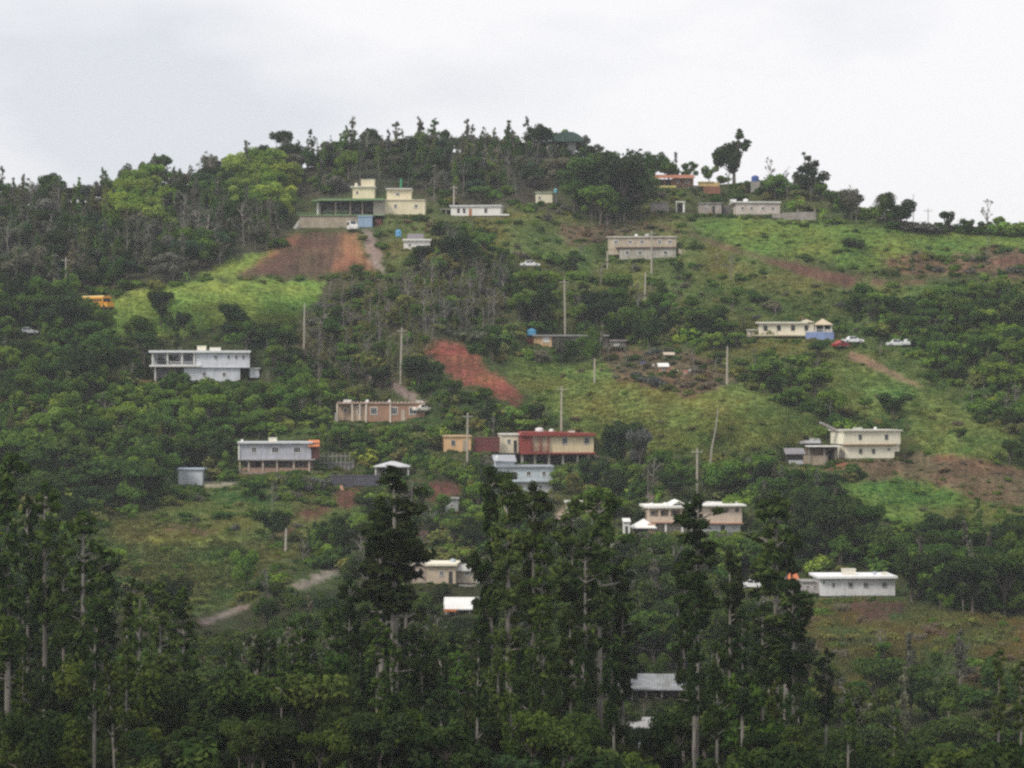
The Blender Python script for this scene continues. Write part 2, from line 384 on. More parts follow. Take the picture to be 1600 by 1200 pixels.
def build_terrain():
    fx = np.concatenate([[-6500,-4000,-2500,-1600,-1000,-700,-550,-460], np.arange(-400, -160, 6.0), np.arange(-160, 1761, 3.0), np.arange(1766, 2001, 6.0), [2060,2160,2400,2800,3400,4300,5900,8000]])
    ry = ridgeY(fx); nin = 330
    rows_D, rows_z, rows_x, rows_c = [], [], [], []
    u = np.linspace(0, 1, nin)
    # behind the ridge
    Xc = np.clip(fx, -400, 1999)
    Dr = Dat(Xc, ry); zr = (600-ry)/F*Dr
    fall = [(2600, 130), (1200, 115), (600, 85), (250, 45), (110, 20), (50, 7), (20, 1.5), (6, .2)]
    for dd, dz in fall:
        D = Dr+dd
        rows_D.append(D); rows_z.append(np.maximum(zr-dz, -60)); rows_x.append((fx-800)/F*Dr*(1+dd/3000.)); rows_c.append(np.tile([.04,.05,.02], (len(fx), 1)))
    for k in range(nin):
        Y = ry + (1230-ry)*u[k]
        D = Dat(Xc, Y); z = (600-Y)/F*D
        z = z + .55*(fbm(fx/6., Y/4., 70, 3)-.5)
        rows_D.append(D); rows_z.append(z); rows_x.append((fx-800)/F*D)
        a = (Xc-gX[0])/3.0; b = (Y-gY[0])/2.5
        ai = np.clip(np.round(a).astype(int), 0, len(gX)-1); bi = np.clip(np.round(b).astype(int), 0, len(gY)-1)
        rows_c.append(GCOL[bi, ai])
    for D, z in zip(NEARD[1:], NEARZ[1:]):
        rows_D.append(np.full(len(fx), float(D))); rows_z.append(np.full(len(fx), float(z))); rows_x.append((fx-800)/F*320)
        rows_c.append(np.tile([.03,.036,.015], (len(fx), 1)))
    V = np.stack([np.array(rows_x), np.array(rows_D), np.array(rows_z)], -1)
    nr, nc = V.shape[:2]
    idx = np.arange(nr*nc).reshape(nr, nc)
    q = np.stack([idx[:-1,:-1], idx[1:,:-1], idx[1:,1:], idx[:-1,1:]], -1).reshape(-1, 4)
    me = bpy.data.meshes.new('hillside')
    me.vertices.add(nr*nc); me.vertices.foreach_set('co', V.reshape(-1).astype('f'))
    me.loops.add(q.size); me.loops.foreach_set('vertex_index', q.reshape(-1).astype('i'))
    me.polygons.add(len(q)); me.polygons.foreach_set('loop_start', np.arange(0, q.size, 4, dtype='i')); me.polygons.foreach_set('loop_total', np.full(len(q), 4, 'i'))
    me.polygons.foreach_set('use_smooth', np.ones(len(q), bool))
    me.update(calc_edges=True)
    ca = me.color_attributes.new('cover', 'FLOAT_COLOR', 'POINT')
    c4 = np.ones((nr*nc, 4), 'f'); c4[:, :3] = np.array(rows_c).reshape(-1, 3)
    ca.data.foreach_set('color', c4.reshape(-1))
    m, nt, b = newmat('hillside_soil_and_grass', 1.0)
    b.inputs['Specular IOR Level'].default_value = 0.05
    N = nt.nodes.new; L = nt.links.new
    a = N('ShaderNodeAttribute'); a.attribute_name = 'cover'
    tc = N('ShaderNodeTexCoord')
    n1 = N('ShaderNodeTexNoise'); n1.inputs['Scale'].default_value = .9; n1.inputs['Detail'].default_value = 7; n1.inputs['Roughness'].default_value = .7
    n2 = N('ShaderNodeTexNoise'); n2.inputs['Scale'].default_value = .12; n2.inputs['Detail'].default_value = 5
    mr = N('ShaderNodeMapRange'); mr.inputs[1].default_value = .25; mr.inputs[2].default_value = .75; mr.inputs[3].default_value = .45; mr.inputs[4].default_value = 1.6
    hs = N('ShaderNodeHueSaturation'); hr = N('ShaderNodeMapRange'); hr.inputs[1].default_value = .3; hr.inputs[2].default_value = .7; hr.inputs[3].default_value = .475; hr.inputs[4].default_value = .52
    bp = N('ShaderNodeBump'); bp.inputs['Distance'].default_value = .5; bp.inputs['Strength'].default_value = .7
    L(tc.outputs['Object'], n1.inputs['Vector']); L(tc.outputs['Object'], n2.inputs['Vector'])
    L(n1.outputs[0], mr.inputs[0]); L(mr.outputs[0], hs.inputs['Value']); L(n2.outputs[0], hr.inputs[0]); L(hr.outputs[0], hs.inputs['Hue'])
    L(a.outputs['Color'], hs.inputs['Color']); L(hs.outputs[0], b.inputs['Base Color']); L(n1.outputs[0], bp.inputs['Height']); L(bp.outputs[0], b.inputs['Normal'])
    me.materials.append(m)
    o = link('hillside', me); o['kind'] = 'structure'; o['label'] = 'green hillside with grass slopes and bare red soil'
    return o
build_terrain()

# ------------------------------------------------------------------ buildings
PROT = []            # picture areas plants in front keep clear of: (x0, x1, y0, y1, D)
class B:
    """a building measured from the photograph: X, Y in its pixels, depth in metres behind its front"""
    def __init__(s, name, label, cat, x0, x1, yb, yaw=0.0, prot=None, group=None, D=None, xc=None):
        s.xc = (x0+x1)/2 if xc is None else xc
        s.D = float(Dat(s.xc, yb)) - .3 if D is None else D
        s.k = s.D/F; s.yb = yb
        s.o = empty(name, W(s.xc, yb, s.D), math.radians(yaw)); tag(s.o, label, cat, group)
        s.yaw = math.radians(yaw)
        if prot: PROT.append((*prot, s.D))
    def x(s, X): return (X-s.xc)*s.k
    def z(s, Y): return (s.yb-Y)*s.k
    def world(s, X, Y, d):
        lx = s.x(X); c, n = math.cos(s.yaw), math.sin(s.yaw)
        return s.o.location + Vector((lx*c-d*n, lx*n+d*c, s.z(Y)))
    def mb(s, x0, x1, y0, y1, d0, d1, m=None):
        return (m or MB()).box(s.x(x0), s.x(x1), d0, d1, s.z(y0), s.z(y1))
    def box(s, name, x0, x1, y0, y1, d0, d1, mat, parent=None):
        return s.mb(x0, x1, y0, y1, d0, d1).build(name, mat, parent or s.o)
    def win(s, X, Y, w, h, d=0.0, fr=None, parent=None, bars=1, name='window', pane=None):
        fr = fr or WHITE
        hw, hh, t = w/2*s.k, h/2*s.k, min(.12, w*s.k*.12); cx, cz = s.x(X), s.z(Y)
        m = MB()
        m.box(cx-hw, cx-hw+t, d-.07, d+.02, cz-hh, cz+hh).box(cx+hw-t, cx+hw, d-.07, d+.02, cz-hh, cz+hh)
        m.box(cx-hw+t, cx+hw-t, d-.07, d+.02, cz+hh-t, cz+hh).box(cx-hw+t, cx+hw-t, d-.10, d+.02, cz-hh, cz-hh+t)
        for b in range(bars):
            u = cx-hw+t+(2*hw-2*t)*(b+1)/(bars+1); m.box(u-.025, u+.025, d-.045, d+.01, cz-hh+t, cz+hh-t)
        o = m.build(name, fr, parent or s.o)
        MB().box(cx-hw+t, cx+hw-t, d-.02, d+.015, cz-hh+t, cz+hh-t).build('pane', pane or GLASS, o)
        return o
    def door(s, X, y0, y1, w, d=0.0, mat=None):
        o = s.box('door', X-w/2, X+w/2, y0, y1, d-.06, d+.02, mat or DARK)
        MB().box(s.x(X+w*.3), s.x(X+w*.3)+.06, d-.12, d-.06, s.z((y0+y1)/2), s.z((y0+y1)/2)+.12).build('handle', CONC, o)
        return o
    def cols(s, xs, y0, y1, d, w=1.8, mat=None, name='column'):
        for X in xs: s.box(name, X-w/2, X+w/2, y0, y1, d, d+w*s.k, mat or WHITE)
    def rail(s, x0, x1, y0, y1, d, mat=None, name='railing'):
        m = MB(); s.mb(x0, x1, y0, y0+.5, d, d+.06, m); s.mb(x0, x1, y1-.5, y1-.1, d, d+.06, m)
        n = max(2, int((x1-x0)*s.k/.35))
        for i in range(n+1):
            X = x0+(x1-x0)*i/n; m.box(s.x(X)-.025, s.x(X)+.025, d+.01, d+.05, s.z(y1-.5), s.z(y0+.5))
        return m.build(name, mat or WHITE, s.o)
    def shed(s, name, x0, x1, yf, yb_, d0, d1, mat, th=.12, corr=True):
        """sloping sheet roof rising from yf at the front to yb_ at the back, with corrugations"""
        m = MB(); w = s.x(x1)-s.x(x0); n = max(4, min(60, int(w/.35))) if corr else 1
        zf, zb = s.z(yf), s.z(yb_)
        vs, fs = [], []
        for i in range(2*n+1):
            X = s.x(x0)+w*i/(2*n); h = .06*(i % 2) if corr else 0
            vs += [(X, d0, zf+h), (X, d1, zb+h), (X, d0, zf-th), (X, d1, zb-th)]
        for i in range(2*n):
            a, b = 4*i, 4*i+4
            fs += [(a, b, b+1, a+1), (a+2, a+3, b+3, b+2), (a, a+2, b+2, b), (a+1, b+1, b+3, a+3)]
        e = 8*n; fs += [(0, 1, 3, 2), (e, e+2, e+3, e+1)]
        m.add(vs, fs)
        return m.build(name, mat, s.o)
    def gable(s, name, x0, x1, ye, yr, d0, d1, mat, th=.15):
        a, b, c = s.x(x0), s.x(x1), (s.x(x0)+s.x(x1))/2; e, r = s.z(ye), s.z(yr)
        return MB().prism([(a, e-th), (a, e), (c, r), (b, e), (b, e-th), (c, r-th)][::-1], d0, d1).build(name, mat, s.o)
    def hip(s, name, x0, x1, ye, yr, d0, d1, mat):
        a, b, e, r = s.x(x0), s.x(x1), s.z(ye), s.z(yr); c = (a+b)/2; dm = (d0+d1)/2
        h = max(0, (b-a-(d1-d0))/2)
        m = MB().box(a, b, d0, d1, e-.14, e)
        m.add([(a,d0,e),(b,d0,e),(b,d1,e),(a,d1,e),(c-h,dm,r),(c+h,dm,r)], [(0,1,5,4),(1,2,5),(2,3,4,5),(3,0,4)])
        return m.build(name, mat, s.o)
    def found(s, x0, x1, d0, d1, mat=None, depth=2.5):
        return MB().box(s.x(x0), s.x(x1), d0+.03, d1-.03, -depth, -.001).build('foundation', mat or CONC, s.o)
    def aerial(s, X, Y, h, d=2.):
        z = s.z(Y); m = MB().tube([(s.x(X), d, z), (s.x(X), d, z+h*s.k)], .03, 5)
        for i in range(3): m.box(s.x(X)-.5+.12*i, s.x(X)+.5-.12*i, d-.015, d+.015, z+h*s.k-.1-.25*i, z+h*s.k-.07-.25*i)
        return m.build('aerial', CONC, s.o)

def roof_tank(b, X, Y, w, h, label, rgb=(.8, .8, .78), d=2.5, square=False, group='water tanks on roofs'):
    """a cistern standing on the roof of building b (or on the ground)"""
    p = b.world(X, Y, d); r = w*b.k/2; H = h*b.k
    o = empty('water_tank', p, b.yaw); tag(o, label, 'water tank', group)
    mat = paint(rgb, .2, .5)
    if square:
        MB().box(-r, r, -r*.8, r*.8, .002, H*.88).build('barrel', mat, o)
        MB().box(-r*1.08, r*1.08, -r*.88, r*.88, H*.88, H).build('lid', mat, o)
    else:
        m = MB(); n = 12; pr = [(r*.96, .002), (r, H*.1), (r*.97, H*.2), (r, H*.32), (r*.97, H*.45), (r, H*.58), (r*.96, H*.75)]
        rings = [[(q*math.cos(2*math.pi*k/n), q*math.sin(2*math.pi*k/n), z) for k in range(n)] for q, z in pr]
        m.add([v for g in rings for v in g], [(i*n+k, i*n+(k+1) % n, (i+1)*n+(k+1) % n, (i+1)*n+k) for i in range(len(pr)-1) for k in range(n)]+[tuple(range(n-1, -1, -1))])
        m.build('barrel', mat, o)
        m = MB(); pr = [(r*.98, H*.75), (r*.8, H*.88), (r*.35, H*.95), (r*.3, H)]
        rings = [[(q*math.cos(2*math.pi*k/n), q*math.sin(2*math.pi*k/n), z) for k in range(n)] for q, z in pr]
        m.add([v for g in rings for v in g], [(i*n+k, i*n+(k+1) % n, (i+1)*n+(k+1) % n, (i+1)*n+k) for i in range(len(pr)-1) for k in range(n)]+[tuple(range(3*n, 4*n))])
        m.build('lid', mat, o)
    return o

SLAB = paint((.74, .72, .68), .35)
# --- hilltop house with green edged slab roof
GRN = paint((.22, .34, .17), .3)
b = B('hilltop_house', 'cream hilltop house with green edged slab roof over a dark open terrace', 'house', 470, 600, 356, prot=(462, 600, 300, 360))
b.box('terrace_wall', 468, 562, 337, 356, 0, 9, paint((.44, .38, .30), .5)); b.found(468, 600, 0, 12)
b.box('terrace_slab', 466, 600, 335.5, 337, -.3, 13, GRN)
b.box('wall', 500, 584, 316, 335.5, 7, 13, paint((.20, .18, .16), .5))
b.box('wall', 583, 601, 313, 335.5, 1.2, 13, paint((.50, .46, .39), .4))
b.box('wall', 495, 500, 318, 335.5, 2, 13, paint((.42, .38, .36), .4))
b.cols([524, 547, 566], 315, 335.5, .6, 2.2, paint((.40, .34, .28), .4))
b.cols([496], 315, 335.5, .4, 2.6, WHITE)
m = MB(); m.prism([(b.x(X), b.z(Y)) for X, Y in [(486, 315.4), (492, 312.6), (500, 311), (601, 310.2), (601, 313), (500, 314)]][::-1], -1.2, 13.5); m.build('roof', GRN, b.o)
b.rail(505, 545, 329, 335.5, .1, GRN)
for X in (512, 533, 556, 575): b.win(X, 323.5, 8, 9, 6.95, paint((.3, .28, .26)), bars=2)
b.rail(463, 500, 332, 337, -.1, GRN)
m = MB()
for i in range(11): b.mb(466-i*1.7, 470-i*1.7, 343+i*2.6, 368, .5-i*.25, 2.5-i*.25, m)
m.build('stair', paint((.62, .60, .55), .4), b.o)
t = B('roof_tower', 'cream two stepped tower block standing on the green edged slab roof', 'tower', 550, 586, 310.2, D=b.D+3, prot=(545, 590, 278, 310))
t.box('wall', 551, 585, 292.6, 310.2, 0, 5, CREAM); t.box('slab', 547, 587, 291, 292.6, -.5, 5.5, SLAB); t.box('stair_head', 564, 585, 280.5, 291, .4, 4, CREAM); t.box('coping', 563.5, 585.5, 279.8, 280.5, .3, 4.1, SLAB)
t.win(558, 301, 4, 5, 0, bars=0)
c = B('cream_house', 'cream flat roofed house of two stepped blocks right of the hilltop terrace', 'house', 601, 665, 335, prot=(600, 667, 290, 335))
c.box('lower_wall', 601.3, 664, 313, 335, 0, 9, CREAM); c.box('lower_roof', 601.3, 664.6, 311.6, 313, -.25, 9.2, paint((.70, .64, .50), .3))
c.box('upper_wall', 604, 642, 295.5, 311.6, 1, 8, CREAM); c.box('upper_roof', 602.5, 643.5, 293.8, 295.5, .4, 8.4, SLAB)
c.win(621, 303, 6, 5, 1, bars=1); c.win(618, 322, 5, 6, 0); c.win(650, 322, 5, 6, 0); c.found(601.3, 664, 0, 9, CREAM, 1.5)
MB().tube([(c.x(625.5), 4, c.z(295)), (c.x(625.5), 4, c.z(277))], .22, 8).build('vent_pipe', paint((.05, .28, .14), .2), c.o)
roof_tank(t, 556, 291, 5, 6, 'small pale water tank on the cream roof tower', (.75, .73, .6), 2)
roof_tank(b, 571.5, 356, 22, 18, 'square light blue cistern tarp beside the white van at the hilltop', (.30, .42, .58), -1.6, square=True, group='tanks standing on the ground')
tag(b.box('iron_shed', 586, 597, 343, 360, -1.5, 0, paint((.16, .06, .045), .6), None), 'small dark red shed right of the blue cistern', 'shed')
o = bpy.data.objects['iron_shed']; o.parent = None; o.location = b.o.location

# --- white house on the ridge slope
b = B('small_white_house', 'low white house with three small windows and a dark carport, on the upper slope', 'house', 703, 790, 339, yaw=-6, prot=(690, 795, 317, 345))
b.box('wall', 704, 782, 322.5, 337, 0, 7, WHITE); b.box('roof', 702, 784, 320.6, 322.5, -.4, 7.4, paint((.72, .74, .78), .2)); b.found(704, 782, 0, 7, WHITE, 1.2)
for X in (716, 725, 759): b.win(X, 329, 4, 7, 0, DARK, bars=0)
b.door(735, 326, 337, 4.5, 0, paint((.45, .2, .1)))
b.box('parapet_ledge', 782, 796, 334.5, 337, 0, 5, WHITE)
b.box('carport_roof', 686, 704, 326, 327.2, .5, 6, CONC); b.cols([687.5, 696], 327, 345, .6, 1.4, CONC, 'post')
b.box('retaining_wall_or_shade', 690, 728, 340, 350, -.8, -.4, paint((.12, .10, .09), .5))  # dark block painted as the shade inside the carport below the house
# --- low white house under the dark tree
b = B('low_roofed_house', 'small white walled house with bright roof edge half hidden by a dark tree', 'house', 628, 678, 389, prot=(625, 660, 355, 385))
b.box('wall', 631, 672, 376, 389, 0, 6, WHITE); b.box('roof', 629, 674, 373.4, 376, -.5, 6.5, WHITE); b.found(631, 672, 0, 6)
b.shed('rear_roof', 634, 660, 373.4, 361, 6.6, 12, paint((.22, .20, .22), .4)); b.win(640, 383, 5, 5)
roof_tank(b, 622, 369, 9, 11, 'bright blue water tank beside the small white walled house', (.12, .36, .62), 1.5, group='tanks standing on the ground')
# --- small cream hut
b = B('cream_hut', 'tiny cream hut with green roof edge below the ridge wood', 'hut', 836, 866, 317, prot=(834, 872, 295, 317))
b.box('wall', 837, 863, 301.5, 317, 0, 4, paint((.80, .76, .58), .2)); b.box('roof', 835.5, 865, 299.6, 301.5, -.3, 4.3, paint((.35, .45, .3))); b.found(837, 863, 0, 4)
b.win(843, 309, 4, 5, bars=0)
roof_tank(b, 868.5, 301, 6, 7, 'little blue tank on a post beside the tiny cream hut', (.15, .42, .5), 1.0, group='tanks standing on the ground')
MB().tube([(b.x(868.5), 1, -.5), (b.x(868.5), 1, b.z(301))], .25, 6).build('tank_post', CONC, b.o)
# --- domed pavilion on the ridge
D_ = float(Dat(887, 245))
b = B('domed_pavilion', 'dark green curved roof pavilion standing among the ridge trees', 'pavilion', 862, 912, 238, D=D_-4, prot=(858, 914, 200, 222))
m = MB(); n = 10
prof = [(b.x(887+24.5*math.cos(math.pi*i/n)), b.z(221)+ (b.z(205.5)-b.z(221))*math.sin(math.pi*i/n)) for i in range(n+1)]
m.prism(prof, 0, 6).build('roof', paint((.05, .10, .085), .3), b.o)
b.shed('lean_to_roof', 856, 870, 219.5, 213, 0, 4, paint((.6, .66, .66), .2), corr=False)
b.cols([866, 880, 894, 908], 221, 245, .2, 1.2, DARK, 'post'); b.box('wall', 884, 900, 221, 240, 2.5, 5, paint((.5, .5, .5)))
MB().tube([(0, 3, b.z(206)), (0, 3, b.z(201))], [.3, .1], 6).build('finial', DARK, b.o)
# --- red roofed house
b = B('red_roofed_house', 'house with orange red sheet roof over a dark open porch on the ridge', 'house', 1010, 1090, 292, prot=(1008, 1092, 266, 294))
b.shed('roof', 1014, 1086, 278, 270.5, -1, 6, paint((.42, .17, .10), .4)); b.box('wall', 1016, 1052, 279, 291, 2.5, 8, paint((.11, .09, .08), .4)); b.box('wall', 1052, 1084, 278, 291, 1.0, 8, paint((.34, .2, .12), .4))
b.cols([1016, 1027, 1038, 1050, 1068, 1083], 278, 291, 0, 1.3, paint((.3, .18, .12)), 'post'); b.box('terrace_ledge', 1003, 1056, 290.5, 293.5, -1.2, 3, paint((.58, .53, .18), .4)); b.found(1010, 1088, 0, 7)
b.win(1060, 284, 6, 5, 1, bars=1); b.win(1074, 284, 6, 5, 1, bars=1)
b = B('yellow_walled_annex', 'low yellow wall with brown brick terrace right of the red roofed house', 'wall', 1090, 1128, 302, prot=(1092, 1128, 282, 300))
b.box('wall', 1092, 1124, 285, 291, 0, 3, paint((.55, .42, .18), .5)); b.box('terrace', 1099, 1125, 291.2, 303, -.6, 3, paint((.26, .12, .075), .5)); b.box('coping', 1091, 1116, 283.6, 285, -.2, 3.1, paint((.55, .5, .2), .3))
roof_tank(b, 1181, 283, 12, 10, 'dark blue water tank on the skyline right of the crooked tree', (.05, .10, .34), 2, group='tanks standing on the ground')
MB().box(b.x(1174), b.x(1188), 1, 3.2, b.z(300), b.z(283)).build('tank_stand', CONC, b.o)
b = B('white_garden_wall', 'short white wall below the blue tank on the skyline', 'wall', 1160, 1196, 290); b.box('wall', 1162, 1196, 283.5, 296, 0, .3, WHITE); b.box('coping', 1161, 1197, 282.8, 283.5, -.05, .35, SLAB)
# --- row of low grey buildings, right top
GW = paint((.36, .33, .31), .55)
b = B('grey_wall_building', 'low weathered grey wall building left of the white door frame', 'building', 1016, 1046, 331, prot=(1016, 1046, 314, 330))
b.box('wall', 1017, 1045, 317, 331, 0, 5, GW); b.box('roof', 1016, 1046, 315.8, 317, -.2, 5.2, CONC); b.win(1026, 323, 4, 5); b.found(1017, 1045, 0, 5)
b = B('open_shelter', 'small white framed open shelter between the grey buildings', 'shelter', 1055, 1072, 332, prot=(1055, 1073, 313, 331))
b.box('roof', 1056, 1071, 314.5, 316.2, -.2, 3, WHITE); b.cols([1068.5], 316.2, 332, 0, 3, WHITE); b.cols([1057], 316.2, 332, 0, 1.2, WHITE); b.box('wall', 1058, 1067, 318, 332, 1.5, 3, DARK)
b = B('stained_grey_house', 'stained grey flat house between the open shelter and the long white house', 'house', 1090, 1140, 335, prot=(1092, 1140, 316, 334))
b.box('wall', 1093, 1127, 318, 334, 0, 6, paint((.42, .38, .35), .7)); b.box('roof', 1092, 1128, 316.5, 318, -.3, 6.2, CONC); b.box('wall', 1127, 1142, 320, 334, 1.5, 6, paint((.16, .15, .15), .5)); b.win(1102, 325, 5, 5, bars=1); b.door(1115, 322, 334, 4); b.found(1093, 1142, 0, 6)
b = B('long_white_house', 'long pinkish white flat house at the top of the right hand meadow', 'house', 1140, 1222, 336, yaw=4, prot=(1142, 1224, 308, 336))
b.box('wall', 1150, 1219, 317, 335, 0, 7, paint((.62, .55, .50), .45)); b.box('roof', 1146, 1220.5, 314.8, 317, -.4, 7.3, paint((.72, .71, .70), .3)); b.found(1150, 1219, 0, 7)
for X in (1160, 1174, 1192, 1208): b.win(X, 325.5, 5, 5.5, bars=1)
roof_tank(b, 1147, 314.8, 9, 4, 'flat white tank at the left end of the long pinkish white roof', (.85, .85, .85), 2, square=True)
roof_tank(b, 1167, 314.8, 8, 5, 'round white tank on the long pinkish white roof', (.85, .85, .85), 2)
b = B('grey_block_wall', 'grey block wall with posts running right from the long pinkish white house', 'wall', 1222, 1274, 345, prot=(1222, 1274, 326, 345))
b.box('panel', 1222, 1246, 332, 343, 0, .3, GW); b.box('panel', 1248, 1272, 331, 345, 0, .3, GW); b.cols([1247, 1273.2], 327, 346, -.05, 2, GW, 'post'); b.box('panel', 1206, 1220.5, 334, 341, -1, -.7, GW)
# --- beige two level house under the ridge
BG = paint((.56, .49, .38), .5)
b = B('beige_split_level_house', 'beige two level house with patched walls and a long sloping retaining wall', 'house', 946, 1060, 405, yaw=-4, prot=(945, 1060, 365, 404))
b.box('upper_wall', 949, 1056, 370, 386, 3, 11, BG); b.box('roof', 947, 1058, 368, 370, 2.6, 11.4, paint((.60, .56, .50), .4)); b.box('terrace_slab', 962, 1058, 386, 387.6, -.4, 11, paint((.14, .09, .07)))
b.box('lower_wall', 968, 1056, 387.6, 405, 0, 10, paint((.46, .43, .38), .6)); b.found(949, 1056, 0, 10, BG, 3); b.box('buttress', 950, 968, 386, 397, 2.6, 4, BG)
for X in (962, 984, 1003, 1030, 1046): b.win(X, 377, 7, 6, 3, bars=2)
for X in (980, 1000, 1040): b.win(X, 395, 7, 7, 0, bars=1)
b.door(1021, 390, 404, 5, 0, CONC)
m = MB(); m.prism([(b.x(X), b.z(Y)) for X, Y in [(1060, 389), (1112, 404), (1112, 411), (1092, 404), (1060, 396)]][::-1], -.5, .2); m.build('retaining_wall_or_shade', paint((.50, .44, .33), .5), b.o)
roof_tank(b, 993, 368, 5, 4.5, 'small white tank on the beige two level house', (.85, .85, .83), 6)
roof_tank(b, 1010, 368, 7, 5, 'grey tank beside the small white one on the beige two level house', (.45, .45, .44), 6)
# --- long low house hidden by plants, centre
b = B('overgrown_long_house', 'long low house with peach and grey walls half hidden behind shrubs', 'house', 818, 978, 545, prot=(822, 864, 518, 538))
b.box('wall', 834, 862, 525.5, 544, 0, 7, paint((.62, .42, .24), .5)); b.box('wall', 862, 950, 526, 545, 1, 7, GW); b.box('roof', 832, 952, 523, 525.4, -.5, 7.4, paint((.33, .32, .33), .4)); b.found(834, 950, 0, 7)
b.box('wall', 954, 978, 533, 545, 0, 5, paint((.4, .37, .36), .5)); b.box('roof', 952, 980, 531, 533, -.5, 5.4, paint((.42, .38, .38), .3)); b.box('wall', 819, 833, 528, 542, 1, 5, paint((.25, .06, .05), .4))
for X in (853, 905, 922): b.win(X, 531, 10, 8, 0 if X < 862 else 1, pane=paint((.6, .62, .62), .2), bars=2)
b.win(964, 539, 9, 6, 0, pane=WHITE, bars=1); b.door(940, 529, 544, 5, 1)
roof_tank(b, 831, 524, 14, 11, 'sky blue water tank at the left end of the overgrown long house', (.10, .32, .52), 2, group='tanks standing on the ground')
# --- little shacks and rubble
b = B('hillside_shack', 'tiny white roofed shack with orange wall on the brown bank', 'shack', 1026, 1062, 582, prot=(1024, 1064, 565, 580))
b.box('wall', 1030, 1052, 573, 583, 0, 3, paint((.52, .28, .18), .5)); b.shed('roof', 1028, 1046, 572.5, 567, -.4, 3.2, WHITE, corr=False); b.shed('roof', 1046, 1060, 579, 575, -.3, 2.5, paint((.7, .62, .5), .3), corr=False); b.win(1037, 577, 5, 4, bars=0)
b = B('scrap_roof_shelter', 'small pale sheet roof shelter above the orange walled shack', 'shelter', 1036, 1056, 560, prot=(1036, 1058, 549, 557))
b.shed('roof', 1037, 1055, 554, 550, 0, 3, paint((.55, .47, .36), .4), corr=False); b.cols([1039, 1053], 554, 563, .3, 1.2, CONC, 'post'); b.box('wall', 1043, 1052, 554, 564, 1, 2, paint((.42, .34, .2), .5))
for (X, Y, w, h, c_, lb) in [(1071, 581, 7, 5, (.5, .26, .2), 'small reddish crate on the bank right of the tiny shack'), (1078.5, 579, 4, 3.5, (.7, .7, .7), 'small white drum at the top of the brown bank'),
                             (1005, 567, 9, 5, (.12, .12, .22), 'dark blue crate on the brown bank'), (1020, 570, 6, 3.5, (.6, .55, .5), 'pale board crate on the brown bank left of the shack'), (1021, 551.5, 6, 3, (.75, .75, .73), 'white crate in the shrubs above the brown bank')]:
    q = B('crate', lb, 'crate', X-w/2, X+w/2, Y+h/2); m = q.mb(X-w/2, X+w/2, Y-h/2, Y+h/2, 0, .8); q.mb(X-w/2-.3, X+w/2+.3, Y-h/2-.5, Y-h/2, -.05, .85, m); o = m.build('box', paint(c_, .3), q.o); q.mb(X-w/2, X+w/2, Y+h/2, Y+h/2+3, 0, .8).build('base', CONC, q.o)
# --- white house with gazebo
b = B('gazebo_house', 'cream white house with small pyramid roofed gazebo and blue railing at its end', 'house', 1180, 1304, 530, prot=(1164, 1304, 497, 530))
b.box('wall', 1186, 1272, 505.5, 523, 0, 8, paint((.80, .74, .60), .2)); b.box('roof', 1182, 1262, 502.8, 505.5, -.6, 8.3, paint((.74, .72, .64), .25)); b.box('floor_slab', 1180, 1302, 523, 525, -.8, 8.5, paint((.66, .6, .46), .3))
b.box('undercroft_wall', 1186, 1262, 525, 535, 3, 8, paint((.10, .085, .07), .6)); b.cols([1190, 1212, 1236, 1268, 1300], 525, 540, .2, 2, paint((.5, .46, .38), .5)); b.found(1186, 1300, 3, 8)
for X in (1196, 1217, 1239, 1260): b.win(X, 512.5, 6, 8, 0, DARK, bars=1)
b.hip('gable_cap', 1250, 1272, 503, 498.5, -.4, 4, paint((.62, .56, .42), .3)); b.hip('gazebo_roof', 1272, 1301, 507, 497.5, -.8, 4, paint((.60, .50, .36), .3))
b.cols([1274.5, 1287, 1298.5], 507, 523, -.3, 1.8, WHITE); b.box('gazebo_wall', 1275, 1286, 508, 522.9, 3, 3.4, paint((.25, .2, .16), .3)); b.box('gazebo_wall', 1290, 1300, 515, 522.9, 0, .2, paint((.78, .72, .6)))
b.box('blue_parapet', 1258, 1302, 519, 531, -1.1, -.85, paint((.25, .33, .60), .4)); b.rail(1262, 1300, 514.5, 519, -1.0)
b.aerial(1256, 502, 7)
b = B('white_outbuilding', 'tiny cream outbuilding left of the gazebo house', 'shed', 1165, 1184, 526, prot=(1165, 1184, 512, 526))
b.box('wall', 1167, 1182, 516, 526, 0, 3, paint((.72, .64, .5), .3)); b.box('roof', 1165.5, 1183.5, 514.6, 516, -.3, 3.2, SLAB); b.win(1174, 520, 4, 4, bars=0); b.found(1167, 1182, 0, 3)
# --- two storey cream house, right
b = B('two_storey_cream_house', 'cream two storey house with five small windows above a brown slope', 'house', 1314, 1413, 717, yaw=11, prot=(1312, 1416, 668, 716))
CR = paint((.80, .77, .62), .22)
b.box('upper_wall', 1316, 1409, 673.5, 694, 0, 8, CR); b.box('roof', 1313, 1411.5, 671.5, 673.5, -.5, 8.4, paint((.62, .60, .52), .3)); b.box('balcony_slab', 1316, 1399, 694, 695.6, -.7, 1, paint((.30, .17, .10)))
b.box('lower_wall', 1319, 1399, 695.6, 716, 0, 8, CR); b.box('rear_wall', 1399, 1409, 694, 706, 0.6, 8, CR); b.found(1319, 1399, 0, 8, paint((.62, .52, .36), .4))
for X, Y in ((1343, 683), (1386, 683), (1344, 705), (1365, 705), (1390, 702)): b.win(X, Y, 5.5 if X != 1390 else 4, 8 if X != 1390 else 4, 0, paint((.3, .3, .3)), bars=1)
roof_tank(b, 1350, 671.5, 12, 3.5, 'flat pale cistern on the two storey cream house', (.6, .62, .52), 4, square=True)
